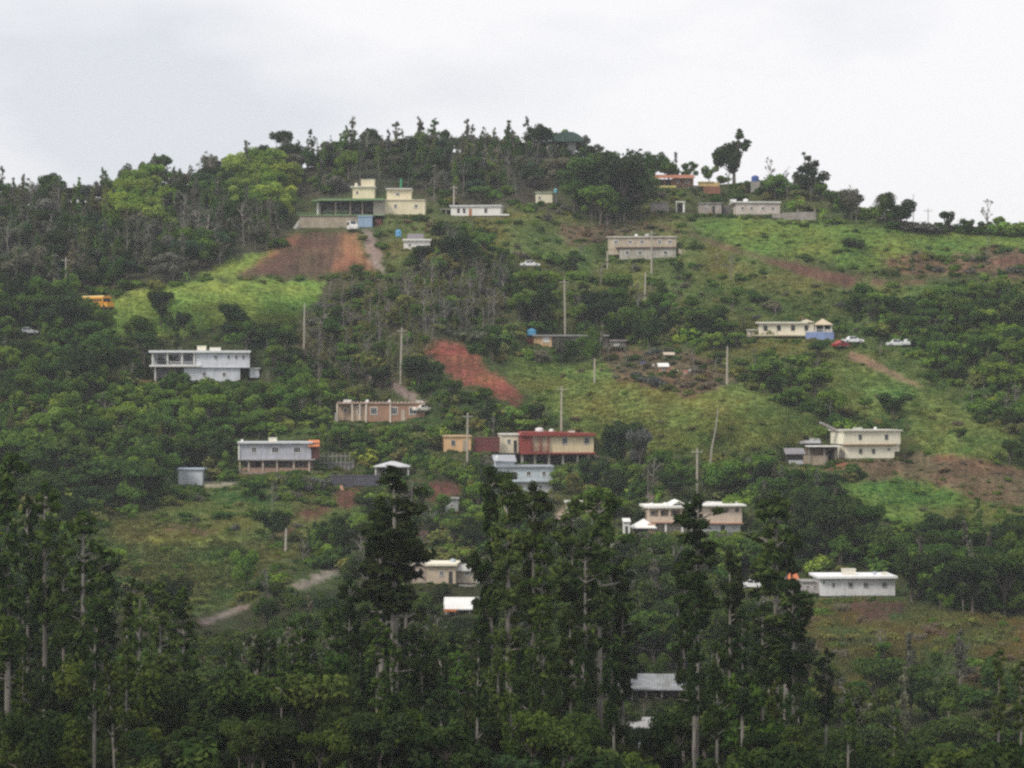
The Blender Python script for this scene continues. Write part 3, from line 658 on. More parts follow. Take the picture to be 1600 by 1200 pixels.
roof_tank(b, 1379, 671.5, 5, 4, 'small white tank on the right of the two storey cream house roof', (.85, .85, .83), 4)
m = MB(); m.prism([(b.x(X), b.z(Y)) for X, Y in [(1288, 659), (1316, 671.5), (1316, 676), (1288, 662)]][::-1], 3, 4.5); m.build('driveway_kerb', paint((.33, .31, .30), .4), b.o)
b = B('flat_canopy_shed', 'open shed with thin white flat canopy left of the cream two storey house', 'shed', 1254, 1312, 727, prot=(1252, 1308, 695, 726))
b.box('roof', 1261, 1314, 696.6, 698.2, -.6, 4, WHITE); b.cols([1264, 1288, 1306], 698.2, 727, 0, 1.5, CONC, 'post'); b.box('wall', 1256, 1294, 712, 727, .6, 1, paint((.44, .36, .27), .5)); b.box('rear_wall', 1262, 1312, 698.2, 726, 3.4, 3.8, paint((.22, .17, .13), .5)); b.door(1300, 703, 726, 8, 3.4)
b = B('grey_sheet_shed', 'shed with slanting grey sheet roof above the white flat canopy', 'shed', 1238, 1285, 698, prot=(1238, 1286, 680, 696))
b.shed('roof', 1240, 1283, 692, 681.5, -.5, 5, paint((.42, .42, .44), .3)); b.box('wall', 1244, 1281, 692, 700, 1, 4, paint((.12, .08, .07), .4)); b.cols([1243, 1281], 690.5, 700, 0, 1.4, DARK, 'post')
b = B('dark_lean_to', 'low dark lean-to with grey roof at the foot of the grey sheet shed', 'shed', 1225, 1262, 726, prot=(1226, 1260, 700, 722))
b.shed('roof', 1227, 1259, 709, 701, -.5, 4, paint((.26, .25, .27), .3)); b.box('wall', 1232, 1256, 709, 726, .5, 3.5, paint((.09, .08, .08), .4)); b.cols([1229], 708, 726, 0, 1.4, DARK, 'post'); b.shed('lower_roof', 1232, 1254, 724, 719, -2.2, .3, paint((.36, .36, .38), .3))
# --- white-blue balcony house
WB = paint((.72, .75, .82), .3)
b = B('balcony_house', 'two storey bluish white house with long open balcony and two roof tanks', 'house', 234, 400, 597, yaw=7, prot=(232, 402, 538, 590))
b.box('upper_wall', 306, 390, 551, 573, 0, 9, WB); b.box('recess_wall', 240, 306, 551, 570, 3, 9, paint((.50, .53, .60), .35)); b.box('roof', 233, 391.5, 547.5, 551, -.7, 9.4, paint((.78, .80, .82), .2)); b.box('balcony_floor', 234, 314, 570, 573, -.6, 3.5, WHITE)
b.cols([239, 262, 284.5, 303.5], 551, 570, -.2, 2.6, WHITE); b.rail(240, 262, 563.5, 570, -.3, paint((.25, .26, .3))); b.rail(264, 302, 565, 570, -.3)
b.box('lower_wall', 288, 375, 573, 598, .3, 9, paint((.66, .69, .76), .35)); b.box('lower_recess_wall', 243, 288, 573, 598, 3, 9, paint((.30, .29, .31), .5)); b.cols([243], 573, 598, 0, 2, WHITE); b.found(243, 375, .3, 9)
b.box('floor_band', 306.4, 390, 573, 574.6, -.15, 4, WB)
for X in (251, 275, 293): b.win(X, 560, 8, 10, 3, paint((.35, .37, .42)), bars=2)
for X in (337, 357, 369, 380): b.win(X, 558, 4.5 if X > 340 else 6, 6.5, 0, bars=1)
b.win(319, 585, 6, 7, .3); b.win(350, 585, 6, 7, .3); b.door(268, 581, 597, 6, 3)
b.box('side_annex', 390.4, 405, 576, 590, 1, 7, WB); b.box('side_roof', 390.4, 407, 574.6, 576, .7, 7.3, WHITE)
roof_tank(b, 315.5, 547.5, 14, 7.5, 'cream tank on the bluish white balcony house, left of two', (.80, .76, .62), 3, square=True)
roof_tank(b, 336.5, 547.5, 17, 5, 'long white cistern on the bluish white balcony house, right of two', (.82, .8, .72), 3, square=True)
b.aerial(282, 547.5, 5)
# --- salmon house
SAL = paint((.38, .225, .155), .4)
b = B('salmon_long_house', 'long salmon brown house with white framed windows and small roof tanks', 'house', 524, 668, 660, yaw=-4, prot=(522, 674, 621, 658))
b.box('wall', 571, 664, 631, 659, 0, 8, SAL); b.box('porch_wall', 527, 571, 632, 657, 1.5, 8, paint((.52, .38, .28), .4)); b.box('roof', 525, 666, 629, 631, -.3, 8.2, paint((.42, .30, .24), .4)); b.found(527, 664, .3, 8, SAL)
m = MB()
for i in range(24): X = 528+i*5.8; b.mb(X, X+2.6, 627.2, 629, -.2, .1, m)
m.build('parapet_block', paint((.50, .42, .38), .3), b.o)
b.cols([526.5, 550, 562, 572, 610], 631, 660, -.2, 2.4, paint((.70, .62, .52), .3)); b.box('bay_wall', 550, 572, 634, 658, .5, 1.2, paint((.58, .44, .32), .3)); b.win(561, 641, 7, 14, .5, bars=1)
for X in (584, 616, 645): b.win(X, 642, 11, 12, 0, WHITE, bars=2)
b.win(538, 641, 7, 7, 1.5); b.door(630, 640, 659, 6, 0, paint((.5, .42, .34)))
b.box('gate_post', 524, 527, 645, 662, -1.5, -1, CONC)
for X, w, h, lb in ((541, 12, 4.5, 'flat white tank on the left end of the salmon long house'), (572, 6, 4.5, 'small round white tank over the bay of the salmon long house'), (607, 4, 4.5, 'thin white vent tank in the middle of the salmon long house'), (654, 12, 3, 'low pale cistern at the right end of the salmon long house')):
    roof_tank(b, X, 629, w, h, lb, (.83, .82, .8), 2, square=w > 10)
# --- grey two storey house
GB = paint((.47, .49, .56), .4)
b = B('grey_two_storey_house', 'blue grey house over a brick arcade, orange corner at the right of its roof', 'house', 372, 500, 737, yaw=3, prot=(370, 500, 683, 735))
b.box('upper_wall', 374, 486, 693, 717, 0, 8, GB); b.box('roof', 371, 489, 690.5, 693, -.6, 8.4, paint((.62, .64, .68), .3)); b.box('floor_slab', 372, 492, 717, 719, -.9, 8, paint((.40, .38, .38), .3))
b.box('side_wall', 486.2, 498, 692, 717, .6, 8, paint((.20, .085, .075), .4)); b.shed('side_roof', 481, 499, 697, 688.5, -1.2, 5, paint((.62, .22, .09), .2))
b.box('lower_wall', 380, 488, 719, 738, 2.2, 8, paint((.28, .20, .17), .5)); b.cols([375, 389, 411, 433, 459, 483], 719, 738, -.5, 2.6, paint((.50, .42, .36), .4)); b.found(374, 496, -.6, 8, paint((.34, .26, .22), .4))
b.box('parapet', 378, 483, 731, 738, -.35, -.15, paint((.36, .24, .18), .5))
for X in (397, 430, 464): b.win(X, 703, 12 if X != 397 else 9, 10, 0, WHITE, bars=2)
for X in (384, 418, 446, 470): b.win(X, 726, 8, 9, 2.2, paint((.5, .46, .42)), bars=1)
b.door(401, 722, 737, 6, 2.2)
b.cols([373.5], 693, 717, -.3, 2.2, WHITE)
roof_tank(b, 425.5, 690.5, 13, 6.5, 'cream tank on the blue grey arcade house roof', (.76, .72, .6), 3, square=True)
roof_tank(b, 378, 690.5, 4, 4, 'tiny white dome tank at the left corner of the blue grey roof', (.82, .82, .8), 2)
b = B('terrace_fence', 'grey wooden terrace fence right of the blue grey arcade house', 'fence', 497, 556, 735, prot=(498, 552, 705, 730))
for i in range(9): b.box('post', 499+i*6.6, 500.4+i*6.6, 707+(i % 3), 738, 0, .2, paint((.34, .33, .35), .4))
b.box('rail', 499, 553, 712, 713.2, -.08, -.002, paint((.4, .36, .38))); b.box('rail', 499, 553, 722, 723.2, -.08, -.002, paint((.34, .33, .35))); b.box('backing_panel', 499, 553, 724, 738, .25, .35, paint((.28, .28, .29), .5))
b = B('slate_retaining_wall', 'dark slate blue retaining wall above the red soil', 'wall', 514, 592, 761, prot=(516, 590, 742, 760))
b.box('panel', 515, 552, 744, 761, 0, .4, paint((.085, .085, .115), .5)); b.box('panel', 552.4, 592, 743, 759, 0, .4, paint((.095, .095, .125), .5)); b.box('coping', 514.4, 592.4, 742.2, 743, -.1, .5, paint((.16, .16, .19))); b.found(515, 592, 0, .4, DARK)
b = B('white_canopy', 'white hipped canopy on thin posts beside the slate blue wall', 'canopy', 583, 642, 750, prot=(584, 641, 720, 745))
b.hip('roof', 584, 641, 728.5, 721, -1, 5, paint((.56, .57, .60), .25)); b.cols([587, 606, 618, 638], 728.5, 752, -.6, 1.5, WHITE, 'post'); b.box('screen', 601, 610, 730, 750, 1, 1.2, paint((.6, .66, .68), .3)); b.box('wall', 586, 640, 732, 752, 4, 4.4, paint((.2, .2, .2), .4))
q = W(533, 762); m = MB(); m.tube([(0, 0, 0), (1.5, -1.0, -4.0)], .33, 6); o = m.build('drain_pipe', paint((.52, .30, .20), .3)); o.location = q+Vector((0, -1.0, .4)); tag(o, 'long pinkish drain pipe sloping down the red bank', 'pipe'); PROT.append((530, 547, 760, 797, q.y))
# --- small white shed
b = B('pale_blue_shed', 'small square pale grey blue shed beside a low garden wall', 'shed', 277, 319, 758, prot=(276, 320, 729, 756))
b.box('wall', 278.5, 316.5, 734, 758, 0, 5, paint((.56, .60, .65), .2)); b.box('roof', 276.5, 318.5, 732, 734, -.3, 5.3, paint((.44, .52, .62), .2)); b.found(278.5, 316.5, 0, 5); b.door(290, 739, 758, 7, 0, paint((.48, .52, .57)))
b = B('garden_wall', 'low pale garden wall running right from the small square shed', 'wall', 319, 372, 762, prot=(320, 368, 754, 762))
b.box('panel', 319.5, 345, 756, 766, 0, .3, paint((.55, .50, .38), .5)); b.box('panel', 345.4, 371, 754, 764, 0, .3, paint((.50, .46, .36), .5)); b.box('panel', 257, 277, 758, 772, -1, -.7, paint((.36, .30, .27), .5)); b.box('coping', 319.5, 371, 753.2, 754, -.05, .35, CONC)
# --- orange house
b = B('peach_house', 'small peach orange flat house with one grey window behind a utility pole', 'house', 692, 738, 707, yaw=5, prot=(690, 739, 678, 704))
b.box('wall', 694, 736, 682.5, 706, 0, 7, paint((.74, .48, .26), .25)); b.box('roof', 692.5, 738, 680.6, 682.5, -.3, 7.2, paint((.62, .44, .27), .3)); b.win(708, 692, 7, 9, 0, paint((.5, .5, .5)), bars=1); b.door(726, 688, 706, 6, 0, paint((.4, .34, .26))); b.found(694, 736, 0, 7)
b = B('dark_red_wall', 'dark red retaining wall between the peach house and the red walled house', 'wall', 738, 782, 708, prot=(739, 781, 682, 706)); b.box('panel', 740, 781, 684, 706, 1, 1.4, paint((.17, .05, .05), .5)); b.box('coping', 739, 781.6, 683, 684, .9, 1.5, paint((.25, .12, .1)))
# --- red and cream house
b = B('red_and_cream_house', 'long cream house with dark red roof and red left end on concrete stilts', 'house', 782, 932, 727, yaw=5, prot=(780, 935, 668, 724))
RD = paint((.30, .06, .052), .4); CW = paint((.70, .60, .40), .3)
b.box('annex_wall', 783, 811, 680, 708, 1.5, 7, paint((.78, .72, .55), .25)); b.box('annex_roof', 782, 812, 677.5, 680, 1.2, 7.2, SLAB); b.win(796, 690, 6, 8, 1.5); b.door(806, 688, 707, 5, 1.5)
b.box('red_wall', 812, 829, 679, 708, -.3, 8, RD); b.box('wall', 829, 928, 681, 707, 0, 8, CW); b.box('floor_slab', 812, 931, 707, 709.4, -.7, 8.2, RD)
m = MB(); m.prism([(b.x(X), b.z(Y)) for X, Y in [(812, 679), (816, 675), (860, 674.5), (931, 677.5), (931, 681), (812, 681)]][::-1], -.9, 8.6); m.build('roof', RD, b.o)
b.box('porch_panel', 831, 857, 684, 706.5, -.12, -.003, paint((.48, .36, .26), .3)); b.cols([831, 844, 857], 681, 707, -.45, 1.6, RD)
b.win(882.5, 689, 9, 11, 0, paint((.6, .6, .6)), bars=2); b.win(917, 689, 9, 11, 0, paint((.6, .6, .6)), bars=2)
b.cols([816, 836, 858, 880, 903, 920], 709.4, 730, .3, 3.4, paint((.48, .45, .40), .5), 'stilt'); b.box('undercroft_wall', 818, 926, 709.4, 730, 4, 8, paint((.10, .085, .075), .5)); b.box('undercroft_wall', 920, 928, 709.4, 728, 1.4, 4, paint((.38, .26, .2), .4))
m = MB()
for i in range(12): b.mb(929+i*4, 935+i*4, 711+i*2, 714+i*2.1, 1, 2.6, m)
m.build('stair', paint((.50, .42, .33), .4), b.o); b.rail(830, 857, 698, 706, -.6, RD)
roof_tank(b, 845, 674.5, 13, 6, 'large white tank on the dark red roof, left of three', (.85, .86, .88), 3)
roof_tank(b, 864, 674.7, 8, 4, 'small white tank on the dark red roof, middle of three', (.85, .85, .83), 3)
roof_tank(b, 896, 676, 10, 3, 'low cream cistern on the dark red roof, right of three', (.72, .68, .6), 3, square=True)
# --- light blue house among the pines
LB = paint((.58, .66, .72), .35)
b = B('pale_blue_house', 'pale blue house with grey roof hidden by tall pines below the red roof', 'house', 768, 866, 769, yaw=4, prot=(815, 866, 728, 764))
b.box('wall', 772, 864, 730, 752, 0, 8, LB); b.box('floor_slab', 772, 865, 752, 753.6, -.4, 8, paint((.3, .33, .36))); b.box('lower_wall', 790, 863, 753.6, 770, .4, 8, paint((.66, .68, .70), .35)); b.box('roof', 770, 866, 728, 730, -.5, 8.4, paint((.35, .38, .42), .3)); b.found(790, 863, .4, 8)
b.shed('annex_roof', 772, 808, 721, 712, 1, 6, paint((.38, .40, .44), .3)); b.box('annex_wall', 775, 805, 721, 728, 1.5, 5.5, LB)
for X in (786, 805, 826, 850): b.win(X, 740, 7, 8, 0, bars=1)
b.win(845, 761, 6, 6, .4)
roof_tank(b, 777, 719, 6, 7, 'white tank on the pale blue house annex', (.82, .84, .84), .6)
# --- long cream house with bright roofs, right of the centre
PK = paint((.66, .54, .43), .3)
b = B('long_cream_house', 'long cream house with bright white roof, arcaded left wing and plain right wing', 'house', 1000, 1166, 832, yaw=4, prot=(1002, 1168, 778, 825))
b.box('left_wall', 1012, 1082, 795, 815, 2, 9, PK); b.box('left_roof', 1008, 1086, 790, 793.5, -.6, 9.2, paint((.85, .84, .80), .12)); b.box('left_beam', 1012, 1084, 793.5, 796, -.2, .2, PK)
b.cols([1013, 1030, 1046, 1064, 1082], 796, 815, -.2, 2.6, PK); b.box('balcony_parapet', 1012, 1084, 807, 815, -.25, -.05, PK); b.box('left_floor', 1010, 1088, 815, 817, -.4, 9, paint((.5, .3, .22)))
b.box('left_lower_wall', 1012, 1084, 817, 833, 1, 9, paint((.50, .45, .40), .5)); b.cols([1016, 1040, 1066], 817, 833, -.1, 3, WHITE)
b.gable('roof_gable', 1048, 1076, 790, 782.5, 1, 8, paint((.85, .84, .80), .12)); b.found(1012, 1160, 1, 9)
b.box('right_wall', 1094, 1160, 791, 817, 0, 9, paint((.70, .57, .47), .25)); b.box('right_roof', 1088, 1166, 788.5, 791, -.8, 9.5, paint((.85, .84, .80), .12)); b.box('right_floor', 1092, 1162, 817, 818.8, -.3, 9, paint((.50, .26, .18)))
b.box('right_lower_wall', 1094, 1158, 818.8, 833, .4, 9, paint((.56, .57, .60), .4))
for X in (1116, 1136, 1152): b.win(X, 797, 6, 6, 0, paint((.35, .3, .28)), bars=1)
for X in (1022, 1038, 1056, 1073): b.win(X, 802, 7, 8, 2, bars=1)
b.win(1110, 826, 6, 6, .4); b.door(1130, 821, 832, 6, .4)
b.box('roof_parapet', 1092, 1160, 785.8, 788.5, 5, 5.2, WHITE)
roof_tank(b, 1043, 790, 9, 4, 'white tank on the arcaded wing of the long cream house', (.85, .85, .83), 3)
roof_tank(b, 1110, 788.5, 16, 3.6, 'long white cistern on the plain wing of the long cream house', (.85, .85, .84), 3, square=True)
roof_tank(b, 1021, 790, 6, 3.5, 'short white tank at the left end of the arcaded wing roof', (.85, .85, .83), 3)
b = B('white_roofed_carport', 'carport with bright white gabled sheet roof in front of the long cream house', 'carport', 985, 1028, 836, prot=(974, 1026, 808, 830), D=float(Dat(1000, 838)))
BW = paint((.80, .80, .78), .2)
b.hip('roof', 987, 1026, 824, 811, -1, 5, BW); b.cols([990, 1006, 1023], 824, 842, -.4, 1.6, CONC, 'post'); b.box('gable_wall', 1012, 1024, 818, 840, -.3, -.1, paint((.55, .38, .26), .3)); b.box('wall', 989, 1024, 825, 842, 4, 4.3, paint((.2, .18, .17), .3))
b = B('bright_white_kiosk', 'narrow kiosk with bright white front left of the gabled carport', 'kiosk', 973, 986, 836, prot=(972, 986, 810, 828), D=float(Dat(980, 838))-1)
b.box('wall', 974, 984.5, 815, 834, 0, 3, BW); b.shed('roof', 973, 985.5, 814.6, 811, -.3, 3.3, BW, corr=False); b.door(979, 822, 834, 4)
# --- beige house and bright carport among pines
b = B('beige_gabled_house', 'beige house with bright roof line and patchy gabled left wing among pines', 'house', 634, 750, 914, yaw=-3, prot=(640, 748, 874, 910))
b.box('wall', 667, 712, 884, 912, 0, 8, paint((.60, .50, .38), .35)); b.box('roof', 665, 714, 880.5, 884, -.6, 8.4, paint((.86, .80, .66), .15)); b.found(640, 745, .5, 8)
b.box('left_wall', 640, 667, 886, 912, .6, 8, paint((.48, .40, .34), .6)); b.gable('left_roof', 637, 668, 886, 878, .2, 8.2, paint((.52, .46, .40), .5)); b.box('right_wall', 712, 745, 892, 912, 1.5, 8, paint((.50, .44, .36), .6)); b.shed('right_roof', 712.4, 748, 892, 886, 1, 8, paint((.5, .5, .48), .3))
for X in (652, 690, 729): b.win(X, 896, 8, 9, {652: .6, 690: 0, 729: 1.5}[X], bars=2)
b.door(704, 893, 911, 6); b.box('panel', 744, 748, 893, 912, 1, 1.2, WHITE)
roof_tank(b, 660, 879, 6, 6, 'round pale tank on the beige gabled house', (.62, .58, .48), 1)
roof_tank(b, 705, 880.5, 9, 5, 'pale blue tank on the beige gabled house', (.5, .58, .66), 4)
b = B('bright_carport', 'low carport with dazzling white sheet roof and orange fascia among pines', 'carport', 692, 750, 958, prot=(690, 752, 930, 955))
b.shed('roof', 693, 749, 950.5, 937, -1.5, 5, BW); b.box('fascia', 694, 714, 950.8, 954.5, -1.6, -1.4, paint((.62, .22, .08), .2)); b.cols([695, 712, 734, 747], 951, 960, -1.2, 1.5, CONC, 'post'); b.box('wall', 694, 748, 951.5, 960, 3, 5, paint((.3, .2, .15), .4)); b.found(694, 748, 0, 5)
# --- right lower white house
b = B('long_white_bungalow', 'long white bungalow with five windows and a square tank on its bright roof', 'house', 1270, 1402, 933, yaw=3, prot=(1230, 1404, 889, 934))
WW = paint((.74, .74, .76), .25)
b.box('wall', 1282, 1399, 903.5, 931, 0, 8, WW); b.box('roof', 1277, 1402, 900, 903.5, -.8, 8.6, paint((.86, .87, .88), .12)); b.found(1282, 1399, 0, 8, paint((.62, .56, .42), .4), 1.6)
for X in (1302, 1329, 1353, 1382): b.win(X, 914, 8 if X > 1310 else 5, 9 if X > 1310 else 7, 0, paint((.55, .55, .56)), bars=2)
b.win(1287, 910, 3.5, 5, 0, bars=0); b.door(1317, 911, 930, 6, 0, WW)
b.box('left_wing', 1256, 1282, 910, 928, 1.5, 6, paint((.50, .47, .48), .5)); b.box('left_wing_roof', 1254, 1276, 908.5, 910, 1.2, 6.2, CONC); b.win(1264, 918, 6, 6, 1.5); b.win(1275, 918, 5, 6, 1.5)
roof_tank(b, 1331, 900, 20, 9.5, 'big square cream tank on the long white bungalow', (.74, .70, .60), 3, square=True)
roof_tank(b, 1372, 900, 6, 5, 'grey blue tank on the long white bungalow roof', (.5, .55, .6), 3)
roof_tank(b, 1386, 900, 8, 5, 'small cream tank at the right end of the long white bungalow', (.78, .74, .64), 2, square=True)
b = B('orange_roofed_shed', 'small shed with orange red roof left of the long white bungalow', 'shed', 1228, 1250, 918)
b.shed('roof', 1229, 1249, 905, 898, -.5, 4, paint((.62, .2, .1), .2)); b.box('wall', 1231, 1247, 905, 920, .2, 3.5, paint((.25, .2, .18), .4)); b.door(1237, 908, 920, 6, .2)
# --- house deep among the pines at the bottom
b = B('sheet_roofed_house', 'house with long pale corrugated roof and dark open front deep among the pines', 'house', 944, 1080, 1090, yaw=-3, prot=(985, 1068, 1054, 1084))
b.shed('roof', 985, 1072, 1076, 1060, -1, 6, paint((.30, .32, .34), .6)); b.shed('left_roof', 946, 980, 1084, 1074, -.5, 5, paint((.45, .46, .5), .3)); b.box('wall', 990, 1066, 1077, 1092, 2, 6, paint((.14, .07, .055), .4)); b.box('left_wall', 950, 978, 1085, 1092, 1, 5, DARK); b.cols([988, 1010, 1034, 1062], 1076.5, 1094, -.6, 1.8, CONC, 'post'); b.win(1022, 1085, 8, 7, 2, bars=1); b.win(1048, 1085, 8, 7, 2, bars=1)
b = B('pale_blue_hut', 'weathered pale blue hut at the foot of the picture among pine trunks', 'hut', 972, 1045, 1170, prot=(975, 1040, 1130, 1164))
b.box('wall', 976, 1038, 1136, 1168, 0, 5, paint((.38, .42, .50), .6)); b.shed('roof', 973, 1041, 1136, 1129, -.5, 5.5, paint((.40, .40, .40), .4)); b.win(990, 1149, 9, 10); b.win(1024, 1149, 9, 10); b.door(1007, 1144, 1168, 9, 0, paint((.3, .16, .08))); b.found(976, 1038, 0, 5)
# pale walls glimpsed between the pines in the middle
b = B('grey_block_hut', 'grey block hut behind the tall pines left of the pale blue house', 'hut', 692, 722, 800, prot=(695, 718, 775, 800))
b.box('wall', 696, 716, 780, 803, 0, 4, paint((.36, .38, .38), .5)); b.box('roof', 694.5, 717.5, 778, 780, -.3, 4.3, CONC); b.win(706, 790, 6, 6)
b = B('roadside_hut', 'low hut with pale grey roof between pines above the long cream house', 'hut', 880, 935, 800, prot=(884, 932, 778, 796))
b.box('wall', 884, 930, 786, 801, 0, 5, paint((.52, .46, .36), .5)); b.box('roof', 882, 932, 783.4, 786, -.4, 5.4, paint((.62, .60, .55), .3)); b.win(895, 792, 6, 6); b.win(918, 792, 6, 6); b.door(906, 789, 801, 5)

# ------------------------------------------------------------------ vehicles
def car(X, Y, label, rgb, yaw, L=4.5, H=1.5, name='parked_car', van=False, cat='car', group='cars parked by the hillside houses', roof_rgb=None):
    p = W(X, Y); o = empty(name, p+Vector((0, -.6, .05)), math.radians(yaw)); tag(o, label, cat, group)
    mat = glossy(rgb, .3); w = .86
    if van: pr = [(-L/2, .35), (-L/2, H*.95), (-L/2+.15, H), (L/2-1.5, H), (L/2-.75, H*.62), (L/2, H*.52), (L/2, .35)]
    else: pr = [(-L/2, .35), (-L/2, .82), (-L/2+.15, .9), (-L/2+.95, .92), (-L/2+1.45, H), (L/2-1.9, H), (L/2-1.15, .92), (L/2-.1, .8), (L/2, .65), (L/2, .35)]
    m = MB(); n = len(pr); cz = .92 if not van else H*.62
    def ring(y, ins): return [(x*(1-.02*ins), y*(1-.12*ins*max(0, (z-cz)/(H-cz))), z) for x, z in pr]
    vs = ring(-w, 1)+ring(w, 1)
    m.add(vs, [tuple(range(n)), tuple(range(2*n-1, n-1, -1))]+[(i, i+n, (i+1) % n+n, (i+1) % n) for i in range(n)])
    body = m.build('body', mat, o)
    if van: sides = [(-L/2+.3, -L/2+1.4), (-L/2+1.5, -L/2+2.6), (L/2-2.3, L/2-1.3)]; z0, z1 = H*.6, H*.88
    else: sides = [(-L/2+1.3, -.1), (0, L/2-1.65)]; z0, z1 = .95, H-.1
    for a, c in sides:
        for s_ in (-1, 1): MB().box(a, c, s_*w*.99, s_*(w*.99-.10) , z0, z1).build('side_window', GLASS, o)
    xf = (L/2-1.15, L/2-1.9) if not van else (L/2-.75, L/2-1.5)
    zf = .92 if not van else H*.62
    MB().add([(xf[0]+.0, -.68, zf+.04), (xf[0], .68, zf+.04), (xf[1]+.06, .62, H-.05), (xf[1]+.06, -.62, H-.05), (xf[0]+.04, -.68, zf+.06), (xf[0]+.04, .68, zf+.06), (xf[1]+.12, .62, H-.03), (xf[1]+.12, -.62, H-.03)],
             [(0,1,2,3),(7,6,5,4),(0,4,5,1),(1,5,6,2),(2,6,7,3),(3,7,4,0)]).build('windscreen', GLASS, o)
    for sx in (-L/2+.85, L/2-.85):
        for sy in (-.80, .80):
            wm = MB(); k = 12; r = .33
            ring_ = lambda y, rr: [(sx+rr*math.cos(2*math.pi*i/k), y, r+rr*math.sin(2*math.pi*i/k)) for i in range(k)]
            wm.add(ring_(sy-.1, r)+ring_(sy+.1, r), [tuple(range(k)), tuple(range(2*k-1, k-1, -1))]+[(i, i+k, (i+1) % k+k, (i+1) % k) for i in range(k)])
            wo = wm.build('wheel', DARK, o)
            ys = sy+(.105 if sy > 0 else -.105)
            MB().add(ring_(ys-.01, .19)+ring_(ys+.01, .19), [tuple(range(k)), tuple(range(2*k-1, k-1, -1))]+[(i, i+k, (i+1) % k+k, (i+1) % k) for i in range(k)]).build('hubcap', CONC, wo)
    for sy in (-.55, .55): MB().box(L/2-.04, L/2+.03, sy-.16, sy+.16, .58, .72).build('headlight', glossy((.8, .8, .78), .1), o)
    return o
def prot(x0, x1, y0, y1): PROT.append((x0, x1, y0, y1, float(Dat((x0+x1)/2, y1))))
car(550.5, 361, 'white van with dark rear window facing the camera on the hilltop yard', (.82, .82, .80), -76, 4.9, 2.25, 'parked_van', True, 'van'); prot(540, 562, 342, 360)
car(828, 418, 'white car parked alone among shrubs on the middle slope', (.80, .80, .80), 8); prot(814, 844, 405, 418)
car(1332, 537, 'white car with bluish windows right of the gazebo house', (.80, .81, .84), 12); prot(1316, 1348, 525, 538)
car(1313, 543.5, 'small dark red car below the white car by the gazebo house', (.33, .04, .04), 40, 4.0); prot(1306, 1322, 534, 543)
car(1401, 542, 'white car on the grass ledge, left of two', (.74, .76, .78), 5); prot(1388, 1412, 535, 543)
car(1419, 541.5, 'pale grey car on the grass ledge, right of two', (.5, .52, .53), 70, 4.2); prot(1412, 1424, 534, 542)
car(43, 523, 'tiny white car on the bright grass at the left edge', (.80, .82, .86), 20); prot(35, 52, 512, 524)
car(1179, 920, 'white car parked on the brown bank left of the orange roofed shed', (.86, .86, .88), -14, 4.6, 1.5); prot(1158, 1198, 903, 920)
car(661, 644, 'white car at the right end of the salmon long house', (.85, .82, .75), 25, 4.0); prot(658, 674, 630, 641)
# school bus
prot(672, 716, 545, 585); prot(716, 770, 565, 600); prot(770, 815, 592, 622); prot(1200, 1300, 412, 440); prot(1300, 1382, 428, 452); prot(305, 390, 942, 975); prot(455, 534, 885, 920)
p = W(150, 484); o = empty('school_bus', p+Vector((0, -.5, 0)), math.radians(-44)); tag(o, 'yellow school bus half sunk behind the bright grass spur', 'bus'); prot(128, 178, 458, 478)
YB = paint((.72, .36, .05), .12, .4); L = 7.6
MB().prismx([(-1.15, .5), (1.15, .5), (1.15, 2.45), (1.0, 2.75), (.6, 2.9), (-.6, 2.9), (-1.0, 2.75), (-1.15, 2.45)], -L/2, L/2).build('body', YB, o)
MB().prismx([(-.95, .5), (.95, .5), (.9, 1.45), (-.9, 1.45)], L/2, L/2+1.3).build('bonnet', YB, o)
MB().prismx([(-1.0, 2.76), (1.0, 2.76), (.6, 2.93), (-.6, 2.93)], -L/2, L/2).build('roof_cap', paint((.80, .66, .34), .1), o)
for i in range(8):
    for s_ in (-1, 1): MB().box(-L/2+.4+i*.88, -L/2+1.05+i*.88, s_*1.12, s_*1.17, 1.65, 2.3).build('side_window', GLASS, o)
for s_ in (-1, 1): MB().box(-L/2, L/2, s_*1.14, s_*1.18, 1.2, 1.28).build('side_stripe', DARK, o)
MB().box(L/2-.02, L/2+.04, -.95, .95, 1.6, 2.35).build('windscreen', GLASS, o)
for X in (-L/2+1.6, L/2+.2):
    for s_ in (-1, 1): MB().tube([(X, s_*.85, .48), (X, s_*1.12, .48)], .48, 12).build('wheel', DARK, o)

# leaning pale bare trunk on the slope
P0, P1 = W(1108, 742), W(1108, 742); k = P0.y/F
o = MB().tube([(0, 0, -1), (4*k, 0, 40*k), (10*k, 0, 70*k), (14*k, .3, 104*k)], [.24, .2, .15, .07], 6).build('leaning_snag', barkmat((.2, .19, .15), (.45, .43, .36)))
o.location = P0; tag(o, 'pale leaning bare trunk on the dull green spur', 'bare trunk')
